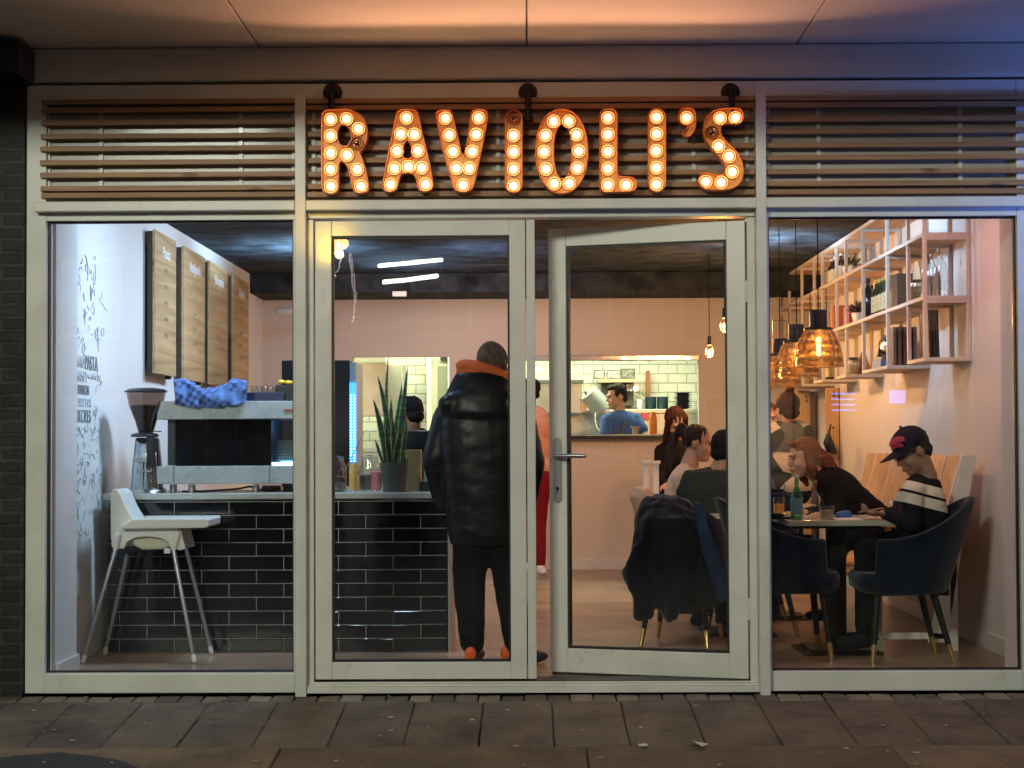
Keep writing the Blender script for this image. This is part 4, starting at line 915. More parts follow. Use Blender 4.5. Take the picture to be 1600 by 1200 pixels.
for (ub, um, ut, vt, wd, dy) in leaves:
    vs = []; fs = []; ed = []; N = 16; vb = 728
    for i in range(N+1):
        t = i/N; u = (1-t)**2*ub + 2*t*(1-t)*um + t*t*ut; v = vb + (vt-vb)*t; Y = pY + dy*(.3+t)
        wdt = wd*1.25*k_*.5*(.55+.9*t)*(1-max(0, t-.45)/.55)**.75 if t > .45 else wd*1.25*k_*.5*(.55+.9*t)
        c = at(u, v, Y); a_ = 1.1*math.sin(t*2.2+ub)
        for j in range(5):
            q = (j-2)/2; vs.append(c + Vector((q*wdt*math.cos(a_*.35), q*wdt*.5*math.sin(a_)+.35*wdt*q*q, 0))); ed.append(abs(q))
    for i in range(N):
        for j in range(4): a = i*5+j; fs.append((a, a+1, a+6, a+5))
    o = obj('leaf', MB().add(vs, fs), leafm, pl, smooth=True); so_ = o.modifiers.new('thick', 'SOLIDIFY'); so_.thickness = .003
    A = o.data.attributes.new('edge', 'FLOAT', 'POINT')
    for i, q in enumerate(ed): A.data[i].value = q

# ================================================================== LEFT WALL: boards and mural
bd = [(241, 274, 354, 580, 'Pasta', 'wooden menu board headed Pasta, nearest to the window'), (286, 319, 380, 592, 'Antipasti', 'second wooden menu board on the left wall, counted from the window'),
      (327, 355, 404, 600, 'Bevande', 'third wooden menu board on the left wall, counted from the window'), (364, 388, 426, 606, 'Salade', 'last and farthest wooden menu board on the left wall')]
XBd = XL + .075; chalk = mat('white_lettering', (.85, .85, .82), .6)
faint = mat('faded_lettering', (.44, .40, .33), .6)
for (u0, u1, vt, vb, s, lab) in bd:
    Y0 = FPX*abs(XBd)/(825-u0) - DCAM; Y1 = FPX*abs(XBd)/(825-u1) - DCAM
    zt = EYE + (692-vt)/sc(Y0); zb_ = EYE + (692-vb)/sc(Y0) if vb < 585 else EYE + (692-580)/sc(2.29)
    t = thing('menu_board', lab, 'menu board', (XBd, (Y0+Y1)/2, zb_), 'wooden menu boards on the left wall')
    obj('board', MB().box(XBd-.018, XBd, Y0, Y1, zb_, zt), M['menu'], t, bevel=.002)
    obj('shade_batten', MB().box(XBd-.052, XBd-.0181, Y0+.002, Y0+.05, zb_-.02, zt-.01).box(XBd-.052, XBd-.0181, Y1-.12, Y1-.06, zb_-.02, zt-.01).box(XL, XBd-.0521, Y0+.06, Y0+.10, zb_+.1, zt-.1).box(XL, XBd-.0521, Y1-.12, Y1-.07, zb_+.1, zt-.1), mat('batten_shade_dark', (.05,.032,.022), .7), t)  # dark strips stand in for the boards' shaded edge and its shadow
    ym = (Y0+Y1)/2
    textmesh('heading', s, .105, chalk, t, (XBd+.003, ym, zt-.16), (0, 1, 0), (0, 0, 1), bold=.002)
    for k in range(5):
        textmesh('menu_line', '* * *', .06, faint, t, (XBd+.003, ym, zt-.27-.11*k), (0, 1, 0), (0, 0, 1))
ink = mat('grey_wall_print', (.26, .28, .31), .7); dood = mat('doodle_print', (.46, .49, .52), .7); ink2 = mat('light_wall_print', (.60, .63, .66), .7)
mu = thing('wall_mural', 'printed wall lettering PASTA PASSION RECIPES among doodles on the left wall', 'mural', (XL+.002, 1.2, .4))
def mY(u): return FPX*abs(XL)/(825-u) - DCAM
def mZ(v, u): return EYE + (692-v)/sc(mY(u))
for (s, u0, u1, v0, v1, m_) in (('PASTA', 130, 150, 551, 574, ink), ('PASSION', 119, 136, 597, 612, ink), ('RECIPES', 117, 139, 636, 656, ink), ('ITALY', 110, 119, 549, 570, ink2), ('AND', 120, 129, 552, 570, ink2), ('OF', 111, 117, 577, 588, ink2), ('FAMILY', 118, 133, 575, 592, ink2), ('with', 134, 147, 578, 588, ink2), ('our', 110, 116, 614, 621, ink2), ('secret', 120, 140, 615, 631, ink2)):
    ya, yb = mY(u0), mY(u1); hgt = (v1-v0)/sc(ya)
    o = textmesh('lettering', s, 1, m_, mu, (XL+.004, 0, 0), (0, 1, 0), (0, 0, 1), align='LEFT', bold=.0)
    vs = [v.co for v in o.data.vertices]; y0_, y1_ = min(p.y for p in vs), max(p.y for p in vs); z0_, z1_ = min(p.z for p in vs), max(p.z for p in vs)
    zb_ = mZ(v1, u0) - ORG[mu.name].z; yo_ = ya - ORG[mu.name].y
    for v in o.data.vertices:
        v.co.y = yo_ + (v.co.y-y0_)/(y1_-y0_)*(yb-ya); v.co.z = zb_ + (v.co.z-z0_)/(z1_-z0_)*hgt
rnd = random.Random(11); mb = MB()
def squig(yc, zc_, s):
    a0 = rnd.uniform(0, 6.28); pts = []; a = a0; p = [yc, zc_]; bend = rnd.uniform(-.6, .6)
    kind = rnd.random()
    for k in range(rnd.randint(6, 13)):
        a += bend + rnd.uniform(-.35, .35) if kind > .35 else .62
        p = [p[0] + math.cos(a)*s*.3, p[1] + math.sin(a)*s*.3]; pts.append((XL+.003, p[0], p[1]))
    mb.tube(pts, rnd.uniform(.0012, .0028), 4)
for k in range(150):
    u = rnd.uniform(111, 156); v = rnd.uniform(395, 545) if k < 55 else rnd.uniform(668, 850)
    if k % 12 == 0: v = rnd.uniform(575, 660); u = rnd.uniform(142, 156)
    squig(mY(u), mZ(v, u), rnd.uniform(.02, .06))
mb.tube([(XL+.003, mY(114)+.02*i, mZ(668, 118)+.012*math.sin(i*.9)) for i in range(16)], .003, 4)
o = obj('doodles', mb, dood, mu)
tag(obj('wall_socket', MB().box(XL, XL+.012, .86, .93, .36, .50), M['white'], bevel=.003), 'white wall socket low on the left wall', 'socket')
# ================================================================== HIGH CHAIR
HY0, HY1 = .86, 1.08; hm_ = .97
hc = thing('high_chair', 'white plastic high chair with splayed grey legs in the left window', 'high chair', (ax(228, hm_, 1020), hm_, 0))
def z6(P, Y): return [(at(90+u/4, 560+v/4, Y).x, at(90+u/4, 560+v/4, Y).z) for (u, v) in P]
wp = M['white']; sh = MB()
shell = z6([(330,865),(334,835),(348,818),(368,820),(392,845),(430,935),(468,995),(500,1020),(690,1040),(740,1050),(770,1075),(800,1190),(765,1200),(700,1180),(690,1150),(650,1125),(560,1112),(480,1122),(430,1150),(415,1190),(345,1190),(332,1120)], HY0)
obj('seat_shell', MB().prism(shell, HY0, HY0+.014).prism(shell, HY1+.026, HY1+.04), wp, hc, bevel=.004)
back = z6([(330,865),(334,835),(348,818),(368,820),(392,845),(430,935),(468,995),(500,1020),(480,1030),(440,1000),(405,940),(372,870),(355,845),(348,870),(350,1000),(350,1180),(332,1180)], HY0)
obj('backrest', MB().prism(back, HY0+.0145, HY1+.0255), wp, hc, bevel=.004)
bel = z6([(450,1090),(700,1090),(705,1150),(690,1185),(640,1198),(520,1200),(470,1175),(445,1140)], HY0)
obj('seat_bowl', MB().prism(bel, HY0+.03, HY1+.01), mat('cream_plastic', (.62, .60, .46), .35), hc, bevel=.015)
tr = z6([(470,1002),(560,1000),(935,998),(945,1012),(942,1055),(915,1060),(400,1066),(395,1045)], HY0-.04)
obj('tray', MB().prism(tr, HY0-.05, HY1+.09), wp, hc, bevel=.008)
legm = mat('grey_chair_leg', (.42, .43, .44), .35, .6)
for (a, Ya, b_, Yb) in (((181,858), HY0-.01, (130,1030), .76), ((199,868), HY1+.03, (164,1016), 1.13), ((271,858), HY0-.01, (303.5,1030), .76), ((289,850), HY1+.03, (330,1015), 1.13)):
    p = at(*a, Ya); q = at(*b_, Yb); q.z = .012
    lg = obj('leg', MB().cap(p, .012, q, .011), legm, hc, smooth=True)
    obj('foot_cap', MB().cap(q + (p-q).normalized()*.028, .0135, Vector((q.x, q.y, .0135)), .0135), wp, lg, smooth=True)
obj('leg_socket', MB().cap(at(277,835,HY0-.004), .021, at(271.5,857,HY0-.008), .016).cap(at(283,832,HY1+.03), .021, at(288,851,HY1+.03), .017).cap(at(184,838,HY0-.004), .02, at(181,857,HY0-.008), .015), wp, hc, smooth=True)
obj('clip', MB().bpx(256, 266, 857, 865, HY0-.02, HY0-.005), mat('clip_white', (.8,.8,.78), .3), hc, bevel=.002)
mb = MB().tube([at(251, 868, .9), at(250, 900, .92), at(252, 950, .95)], .004, 6); obj('safety_strap', mb, M['black'], hc)
# ================================================================== KITCHEN
def tg(name, mb, m, label, cat, group=None, **k): return tag(obj(name, mb, m, **k), label, cat, group)
st = M['steel']
tg('steel_counter', MB().bpx(838, 1092, 640, 646, 8.95, 9.45).bpx(845, 1090, 646, 720, 9.0, 9.45), st, 'long steel kitchen counter along the tiled wall', 'counter', bevel=.004)
tg('steel_counter', MB().bpx(560, 700, 700, 706, 8.6, 9.3).bpx(566, 698, 706, 800, 8.65, 9.3), st, 'steel kitchen counter in the left opening', 'counter', bevel=.004)
tg('kitchen_cabinet', MB().bpx(556, 604, 567, 650, 8.3, 8.9), mat('warm_steel', (.62,.48,.38), .3, .9, var=.2, vscale=3), 'large steel fridge with warm reflected light in its colour in the left opening', 'fridge', bevel=.006)  # warm reflected light is put into the base colour of the steel
tg('kitchen_cabinet', MB().bpx(604, 628, 569, 700, 8.6, 9.2), mat('grey_cab', (.34,.33,.27), .4, .4), 'grey tall cabinet between the steel fridge and the tiles', 'cabinet', bevel=.005)
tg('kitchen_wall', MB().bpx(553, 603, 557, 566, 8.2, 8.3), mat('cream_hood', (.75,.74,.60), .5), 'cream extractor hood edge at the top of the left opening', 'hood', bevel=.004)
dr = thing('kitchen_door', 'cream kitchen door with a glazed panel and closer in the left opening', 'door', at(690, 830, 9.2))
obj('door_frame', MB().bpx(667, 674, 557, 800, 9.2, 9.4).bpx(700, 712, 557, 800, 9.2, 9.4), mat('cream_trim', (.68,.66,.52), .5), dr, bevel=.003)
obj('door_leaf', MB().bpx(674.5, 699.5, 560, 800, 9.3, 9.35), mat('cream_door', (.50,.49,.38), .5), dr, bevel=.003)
obj('door_window', MB().bpx(684, 702, 572, 640, 9.285, 9.299), mat('olive_glass', (.22,.23,.17), .2), dr)
obj('door_closer', MB().bpx(688, 701, 558, 563, 9.23, 9.28), M['black'], dr)
# slicer / dough machine
ms = thing('kitchen_machine', 'grey steel pasta machine with a tilted drum left of the chef', 'machine', at(905, 662, 8.7))
obj('cabinet', MB().bpx(838, 910, 598, 646, 8.7, 9.1), st, ms, bevel=.006)
obj('top_cover', MB().bpx(836, 912, 593, 599, 8.66, 9.1), mat('dark_steel', (.16,.17,.17), .4, .8), ms, bevel=.004)
c = at(930, 624, 8.6); obj('drum', MB().cyl(c + Vector((-.07,0,.07)), .10, c + Vector((.08, .05, -.10)), .12), mat('dull_steel', (.33,.35,.34), .55, .5), ms, smooth=True)
obj('panel', MB().bpx(909, 917, 622, 643, 8.64, 8.69), mat('copper_panel', (.60,.28,.18), .4), ms)
obj('arm', MB().tube([at(914,612,8.6), at(922,625,8.58), at(936,640,8.58)], .012), M['black'], ms, smooth=True)
tg('steel_chain', MB().tube([at(930.5,644,8.5), at(930,655,8.5), at(932,668,8.5), at(941,676,8.5)], .006), mat('pale_hose', (.72,.72,.58), .5), 'pale coiled hose hanging left of the chef', 'hose', smooth=True)
sh_ = tg('wall_shelf', MB().bpx(935, 992, 592, 597.5, 9.1, 9.45), mat('kitchen_shelf_wood', (.55,.36,.22), .5), 'short wooden shelf on the kitchen tiles above the chef', 'shelf', bevel=.002)
for (u0, u1, v0, v1, lab) in ((928,945,578,591.7,'left of three framed cards on the kitchen shelf'), (948,970,578,591.7,'middle of three framed cards on the kitchen shelf'), (971,992,576,591.7,'right and darkest framed card on the kitchen shelf')):
    t = thing('framed_card', lab, 'picture', at((u0+u1)/2, v1, 9.3)); obj('frame', MB().bpx(u0, u1, v0, v1, 9.3, 9.32), M['black'], t)
    obj('card', MB().bpx(u0+1.2, u1-1.2, v0+1.2, v1-1, 9.294, 9.2995), mat('card_'+str(u0), (.50,.46,.38) if u0 < 960 else (.22,.22,.19), .6, var=.8, vscale=30), t)
for k, (u, v) in enumerate(((936, 586), (958, 585))):
    pass
tg('dark_recess_rack', MB().bpx(940, 990, 598, 634, 9.3, 9.45), mat('rack_dark', (.10,.09,.07), .6), 'dark spice rack under the kitchen shelf behind the chef', 'rack', bevel=.003)
for k, u in enumerate((981, 986)):
    tg('spice_jar', MB().cyl(at(u, 611, 9.2), .016, at(u, 600.5, 9.2), .016), M['whitep'], ORD[k] + ' white spice jar from the left under the kitchen shelf', 'jar', 'spice jars under the kitchen shelf', smooth=True)
tg('knife_rack', MB().bpx(1009.5, 1016, 579, 620, 9.40, 9.44), mat('rack_copper', (.30,.15,.09), .35, .6), 'upright copper brown strip rack on the kitchen tiles', 'rack', bevel=.002)
pots = mat('dark_teal_pan', (.02,.05,.065), .3)
for k, (u0, u1) in enumerate(((1008, 1025.5), (1026.5, 1044))):
    c = at((u0+u1)/2, 639, 9.2); r = (u1-u0)/2/sc(9.2); h_ = 19/sc(9.2)
    tg('cooking_pot', MB().lathe((c.x, 9.2, c.z), [(r*.85, 0), (r, .01), (r, h_), (r*.95, h_), (r*.9, .012), (.001, .011)], 20), pots, ('left' if k == 0 else 'right') + ' one of two dark blue pots on the steel kitchen counter', 'pot', 'dark blue pots in the kitchen', smooth=True)
c = at(1067, 639, 9.2)
for i in range(9):
    tg('bowl', MB().lathe((c.x + .004*math.sin(i*2), 9.2, c.z + i*.0195), [(.05, 0), (.075, .014), (.097+.006*(i%2), .019), (.097+.006*(i%2), .021), (.07, .014), (.04, .004)], 20, close=True), M['black'], ORD[i] + ' black bowl from the bottom of the kitchen stack', 'bowl', 'black bowls stacked in the kitchen', smooth=True)
tg('utensil_pot', MB().cyl(at(1000, 639, 9.1), .028, at(1000, 624, 9.1), .034), M['white'], 'white utensil pot on the kitchen counter behind the chef', 'pot', smooth=True)
herb = mat('kitchen_herbs', (.06,.14,.04), .7, var=.5, vscale=40)
rnd = random.Random(5); mb = MB()
c = at(1000, 618, 9.1)
for k in range(46):
    a = rnd.uniform(0, 6.28); d = Vector((math.cos(a)*rnd.uniform(0,.07), math.sin(a)*.05, rnd.uniform(-.03,.06))); p = c + d; q = Vector((rnd.uniform(-1,1), rnd.uniform(-1,1), rnd.uniform(-1,1))).normalized()*.016; w_ = q.orthogonal().normalized()*.006
    mb.add([p-q, p+w_, p+q, p-w_], [(0,1,2,3)])
tg('herb_bunch', mb, herb, 'green bunch of herbs in the white kitchen pot', 'herbs')
tg('sauce_bottle', MB().lathe(at(1021, 681.5, 7.3), [(.036,0),(.038,.01),(.038,.17),(.026,.215),(.012,.235),(.001,.236)], 18), mat('orange_sauce', (.68,.22,.03), .35), 'orange sauce bottle standing on the hatch sill', 'bottle', smooth=True)
tg('paper_cup', MB().lathe(at(993, 682, 7.25), [(.026,0),(.034,.085),(.047,.087),(.047,.097),(.030,.097),(.024,.005)], 18, close=True), mat('paper_cup', (.45,.38,.34), .6), 'small cup with a wide rim on the hatch sill before the chef', 'cup', smooth=True)
tg('red_box', MB().bpx(1003, 1015, 646, 655, 8.9, 8.99), mat('red_pack', (.45,.05,.05), .5), 'red pack on the kitchen counter behind the chef', 'box')

# ================================================================== CUBE SHELF on the right wall
XO = 2.375; pst = [1.54,1.95,2.53,3.30,3.90,4.27,4.86,5.23,5.83,6.5,7.08]
lev = [1.695, 2.065, 2.445, 2.725]
cs = thing('cube_shelf', 'long white framed cube shelf with wooden boards on the right wall', 'shelf', ((XO+XR)/2, 4.0, lev[0]))
T = .023; cells0 = [(1.54,1.95),(2.53,3.30),(3.90,4.27),(4.86,5.23),(5.83,6.5)]
for y in pst:
    lo = lev[0] if any(abs(y-a) < .01 or abs(y-b_) < .01 for a, b_ in cells0) else lev[1]
    obj('front_post', MB().box(XO, XO+T, y-T/2, y+T/2, lo-T/2+.001, lev[3]+T/2-.001), M['post'], cs, bevel=.002)
    obj('wall_post', MB().box(XR-T-.002, XR-.002, y-T/2, y+T/2, lo-T/2+.001, lev[3]+T/2-.001), M['post'], cs, bevel=.002)
for z in lev[1:]:
    obj('board', MB().box(XO+T+.001, XR-.004, pst[0]+.002, pst[-1], z-.011, z+.006), M['shelfw'], cs)
    obj('board_edge', MB().box(XO-.002, XO+T-.001, pst[0]-T/2-.002, pst[-1]+T/2, z-T/2, z+T/2), M['post'], cs, bevel=.002)
    mb = MB()
    for y in pst: mb.box(XO+T-.003, XR-T, y-T/2+.002, y+T/2-.002, z-.031, z-.0112)
    obj('cross_rail', mb, M['post'], cs)
    obj('end_rail', MB().box(XO+T, XR-T-.003, pst[0]-T/2, pst[0]+.0015, z-T/2, z+T/2), M['post'], cs, bevel=.002)
for a, b_ in cells0:
    z = lev[0]
    obj('box_board', MB().box(XO+T+.001, XR-.004, a+T/2, b_-T/2, z-.011, z+.004), M['shelfw'], cs)
    obj('box_rail', MB().box(XO-.002, XO+T-.001, a-T/2-.001, b_+T/2+.001, z-T/2, z+T/2).box(XO+T, XR-T-.003, a-T/2-.001, a+T/2, z-T/2, z+T/2).box(XO+T, XR-T-.003, b_-T/2, b_+T/2, z-T/2, z+T/2), M['post'], cs, bevel=.002)
def S(x, y, k, dz=.007): return Vector((x, y, lev[k]+dz))
def bottle(p, h, r, m, label, group=None, lab=None, cap_=None, name='bottle', sh=.62):
    t = thing(name, label, 'bottle', p, group)
    obj('bottle_body', MB().lathe(p, [(r*.92, 0), (r, .006), (r, h*sh), (r*.75, h*(sh+.10)), (r*.36, h*(sh+.2)), (r*.34, h*.97), (r*.40, h*.98), (r*.40, h), (.001, h)], 16), m, t, smooth=True)
    if lab: obj('label', MB().lathe(p + Vector((0,0,0)), [(r+.0006, h*.12), (r+.0012, h*.13), (r+.0012, h*sh*.88), (r+.0006, h*sh*.9)], 16, close=False), lab, t, smooth=True)
    if cap_: obj('cap', MB().lathe(p, [(r*.42, h*.93), (r*.44, h*.935), (r*.44, h*1.015), (.001, h*1.02)], 14), cap_, t, smooth=True)
    return t
oil = mat('dark_oil_glass', (.03,.035,.012), .12); lab1 = mat('cream_label', (.52,.48,.26), .6, var=.25, vscale=60); capb = mat('black_cap', (.02,.02,.02), .3); wcap = mat('white_cap', (.75,.75,.72), .4)
for k, y in enumerate((2.68, 2.79, 2.90, 3.01, 3.12)):
    bottle(S(2.44, y, 1), .25, .036, oil, ORD[k] + ' oil bottle from the window in the row on the middle shelf', 'oil bottles in a row', lab1, mat('gold_cap', (.55,.42,.12), .3, .6))
bottle(S(2.45, 3.44, 1), .30, .040, mat('black_wine_glass', (.012,.014,.012), .1), 'tall black wine bottle beyond the oil bottles', None, None, capb)
bottle(S(2.50, 3.56, 1), .26, .036, mat('black_wine_glass', (.012,.014,.012), .1), 'shorter black bottle behind the tall wine bottle', None, lab1, capb)
for k, y in enumerate((4.36, 4.62, 4.74)):
    bottle(S(2.44, y, 2), .21, .034, mat('balsamic_glass', (.05,.03,.02), .12), ORD[k] + ' white capped bottle from the window on the upper shelf', 'white capped bottles on the upper shelf', mat('pale_label', (.62,.60,.42), .6), wcap)
for k, (x, y, h_, r) in enumerate(((2.42, 1.66, .27, .028), (2.50, 1.62, .29, .045), (2.49, 1.78, .28, .036))):
    bottle(S(x, y, 1), h_, r, M['glassware'], ('slim clear swing top bottle at the shelf corner', 'wide clear swing top bottle nearest the window', 'clear glass carafe behind the swing top bottles')[k], 'clear bottles at the end of the shelf', None, M['chrome'])
jar(0, 1, 0, 1, 2, 'x', 'x', None) if False else None
def sjar(x, y, k, r, h, label, fill, m='glassware', lid=None):
    p = S(x, y, k); t = thing('jar', label, 'jar', p)
    obj('glass_body', MB().lathe(p, [(r*.9,0),(r,.006),(r,h*.8),(r*.85,h),(r*.8,h),(r*.93,h*.78),(r*.93,.008),(r*.85,.004)], 18, close=True), M[m], t, smooth=True)
    if fill: obj('contents', MB().lathe(p + Vector((0,0,.005)), [(r*.84,0),(r*.9,.01),(r*.9,h*.6),(.001,h*.62)], 16), fill, t, smooth=True)
    if lid: obj('lid', MB().lathe(p + Vector((0,0,h+.001)), [(r*.92,-.004),(r*.92,.014),(.001,.015)], 16), lid, t, smooth=True)
oliv = mat('olives', (.16,.15,.05), .5, var=.5, vscale=60, bump=.6, bscale=90)
sjar(2.44, 1.99, 1, .045, .13, 'clear jar of olives beside the clear bottles', oliv, lid=capb)
sjar(2.48, 2.10, 1, .035, .10, 'small jar of pickles beside the arched board', oliv, lid=capb)
sjar(2.45, 4.02, 0, .05, .12, 'jar of dried pasta in the third shelf cube', mat('pasta', (.62,.46,.20), .6, bump=.6), lid=capb)
sjar(2.52, 4.16, 0, .045, .11, 'dark jar behind the pasta jar in the third cube', oliv, lid=capb)
for k, y in enumerate((5.95, 6.15, 6.35)): sjar(2.46, y, 0, .05, .13, ('nearest', 'middle', 'farthest')[k] + ' jar in the last cube of the bottom row', mat('pasta', (.62,.46,.20), .6), lid=capb)
ab = [(-.10,0),(.10,0),(.10,.16)] + [(.10*math.cos(R(a)), .16+.14*math.sin(R(a))) for a in range(15, 180, 15)] + [(-.10,.16)]
p = S(2.50, 2.30, 1); tg('arched_board', MB().prism([(p.y+q[0], p.z+q[1]) for q in ab], 2.52, 2.535, 'X'), M['shelfw'], 'arched wooden serving board leaning on the middle shelf', 'board', bevel=.002)
tg('dark_box', MB().box(2.42, 2.62, 2.42, 2.60, lev[1]+.007, lev[1]+.24), mat('dark_brown_box', (.05,.032,.03), .5), 'dark brown square box on the middle shelf before the oil bottles', 'box', bevel=.003)
for k in range(3):
    tg('menu_book', MB().obox((2.44+k*.022, 1.75, lev[0]+.155+.004), (.009,0,.003), (0,.11,0), (-.004,0,.145)), (mat('navy_book', (.02,.022,.035), .5), mat('black_book', (.015,.013,.015), .5), mat('navy_book', (.02,.022,.035), .5))[k], ORD[k] + ' dark menu book from the left in the cube nearest the window', 'book', 'dark books in the first cube', bevel=.002)
for k in range(5):
    tg('slate_tile', MB().box(2.43+k*.034, 2.452+k*.034, 2.58, 2.78, lev[0]+.005, lev[0]+.27+.004*(k % 2)), mat('brown_slate', (.14,.095,.08), .6, var=.2), ORD[k] + ' brown slate board from the left in the second shelf cube', 'board', 'slate boards in the second cube', bevel=.002)
hm2 = thing('meat_slicer', 'small dark metal slicer on a blue box in the second shelf cube', 'slicer', S(2.48, 3.05, 0))
obj('blade', MB().ell(S(2.47, 3.02, 0, .16), (.03, .085, .085), n=18), M['chrome'], hm2, smooth=True); obj('slicer_body', MB().rings([(S(2.50,3.05,0,.10), .07, .12), (S(2.50,3.05,0,.15), .06, .10), (S(2.50,3.08,0,.18), .02, .03)], 18), M['iron'], hm2, smooth=True)
obj('handle', MB().cap(S(2.42,2.95,0,.10), .008, S(2.46,3.12,0,.20), .008), M['black'], hm2, smooth=True)
tg('blue_box', MB().box(2.42, 2.60, 2.92, 3.20, lev[0]+.005, lev[0]+.075), mat('blue_pack', (.10,.22,.36), .5), 'pale blue box under the small slicer', 'box', bevel=.003)
tg('blue_box', MB().box(2.50, 2.62, 2.66, 2.74, lev[1]-.32+.0, lev[1]-.30), mat('blue_pack', (.10,.22,.36), .5), 'thin blue tin edge behind the slate boards', 'box') if False else None
tg('copper_funnel', MB().lathe(S(2.55, 4.10, 0), [(.07,0),(.04,.10),(.012,.19),(.001,.20)], 18), mat('copper', (.55,.22,.10), .3, .9), 'pointed copper cone in the third shelf cube', 'cone', smooth=True)
tg('red_tin', MB().box(2.42, 2.60, 3.98, 4.22, lev[1]+.007, lev[1]+.16), mat('red_tin', (.42,.06,.04), .45), 'red tin box on the middle shelf', 'box', bevel=.004)
def potted(x, y, k, s, label, leafcol):
    p = S(x, y, k); t = thing('small_plant', label, 'plant', p)
    obj('pot', MB().lathe(p, [(.035*s,0),(.05*s,.07*s),(.045*s,.07*s),(.001,.06*s)], 18), M['whitep'], t, smooth=True)
    rnd = random.Random(int(y*100)); mb = MB()
    for i in range(60):
        a = rnd.uniform(0, 6.28); e_ = rnd.uniform(.2, 1.4); d = Vector((math.cos(a)*math.cos(e_), math.sin(a)*math.cos(e_), math.sin(e_))); c_ = p + Vector((0,0,.07*s)); l = rnd.uniform(.04,.10)*s; w_ = d.orthogonal().normalized()*.008*s
        mb.add([c_+d*l*.3, c_+d*l*.7+w_, c_+d*l, c_+d*l*.7-w_], [(0,1,2,3)])
    obj('foliage', mb, mat('leafy'+str(k), leafcol, .6, var=.4, vscale=40), t)
potted(2.44, 3.72, 1, 1.1, 'small dark succulent in a white pot on the middle shelf', (.04,.07,.03)); potted(2.46, 4.12, 2, 1.2, 'small olive green plant in a white pot on the upper shelf', (.14,.15,.04))
tg('pink_figure', MB().ell(S(2.45, 3.72, 2, .035), (.022,.02,.035)), mat('pink_clay', (.55,.25,.20), .6), 'tiny pink clay figure on the upper shelf', 'figurine', smooth=True)
for k, (y, h_) in enumerate(((4.98, .22), (5.06, .18))): bottle(S(2.46, y, 0), h_, .034, oil, ('taller','shorter')[k] + ' dark bottle in the fourth shelf cube', None, lab1, capb)
for k, y in enumerate((4.66, 4.74, 4.80)): tg('cookbook', MB().box(2.43, 2.57, y-.03, y+.03, lev[1]+.007, lev[1]+.22-.02*k), mat('book%d' % k, ((.40,.12,.07),(.45,.32,.18),(.35,.10,.08))[k], .6), ('red','tan','dark red')[k] + ' cookbook at the far end of the middle shelf', 'book', bevel=.002)
# wardrobe panels with hooks under the shelf, far right
wd = thing('coat_rack_panel', 'tall wooden wardrobe panels with coat hooks at the far right corner', 'wardrobe', (2.4, 6.0, 0))
wood2 = woodmat('panel_wood', (.50,.30,.14), (.66,.43,.22), 'Z', .5, .5, False)
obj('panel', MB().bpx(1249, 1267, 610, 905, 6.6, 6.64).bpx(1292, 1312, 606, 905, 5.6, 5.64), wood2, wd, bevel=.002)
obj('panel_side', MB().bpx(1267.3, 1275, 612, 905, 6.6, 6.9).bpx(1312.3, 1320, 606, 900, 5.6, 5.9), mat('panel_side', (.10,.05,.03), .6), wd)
mb = MB()
for (u, v, Y) in ((1259, 620, 6.57), (1260, 626, 6.57), (1303, 614, 5.57), (1303, 618, 5.57), (1302, 668, 5.57)): p = at(u, v, Y); mb.ell(p, (.008,.012,.014), n=8, m=6)
obj('hook', mb, M['black'], wd)
tg('umbrella', MB().cap(at(1298, 664, 5.5), .008, at(1294, 680, 5.5), .012).loft([(1291,1297,678,5.5,.02),(1286,1303,692,5.5,.03),(1291,1309,706,5.5,.03),(1301,1309,709,5.5,.02)], 12), M['black'], 'folded black umbrella hanging on the wooden panel', 'umbrella', smooth=True)

# ================================================================== PENDANT LAMPS
fil = mat('glowing_filament', (1,.8,.5), .3, emit=(1, .52, .17), es=22)
ambm = mat('gold_wire', (.34,.20,.07), .35, .9)
meshm = bpy.data.materials.new('gold_wire_mesh'); meshm.use_nodes = True; nt = meshm.node_tree; b = nt.nodes['Principled BSDF']; setv(b, 'Base Color', (.17,.095,.03,1)); setv(b, 'Metallic', .5); setv(b, 'Roughness', .45)
tc = nt.nodes.new('ShaderNodeTexCoord'); sx = nt.nodes.new('ShaderNodeSeparateXYZ'); nt.links.new(tc.outputs['Object'], sx.inputs[0])
m1 = nt.nodes.new('ShaderNodeMath'); m1.operation = 'MULTIPLY'; m1.inputs[1].default_value = 190.; nt.links.new(sx.outputs['Z'], m1.inputs[0]); m2 = nt.nodes.new('ShaderNodeMath'); m2.operation = 'FRACT'; nt.links.new(m1.outputs[0], m2.inputs[0])
m3 = nt.nodes.new('ShaderNodeMath'); m3.operation = 'LESS_THAN'; m3.inputs[1].default_value = .40; nt.links.new(m2.outputs[0], m3.inputs[0])
tp = nt.nodes.new('ShaderNodeBsdfTransparent'); mxs = nt.nodes.new('ShaderNodeMixShader'); nt.links.new(m3.outputs[0], mxs.inputs[0]); nt.links.new(tp.outputs[0], mxs.inputs[1]); nt.links.new(b.outputs[0], mxs.inputs[2]); nt.links.new(mxs.outputs[0], nt.nodes['Material Output'].inputs[0])
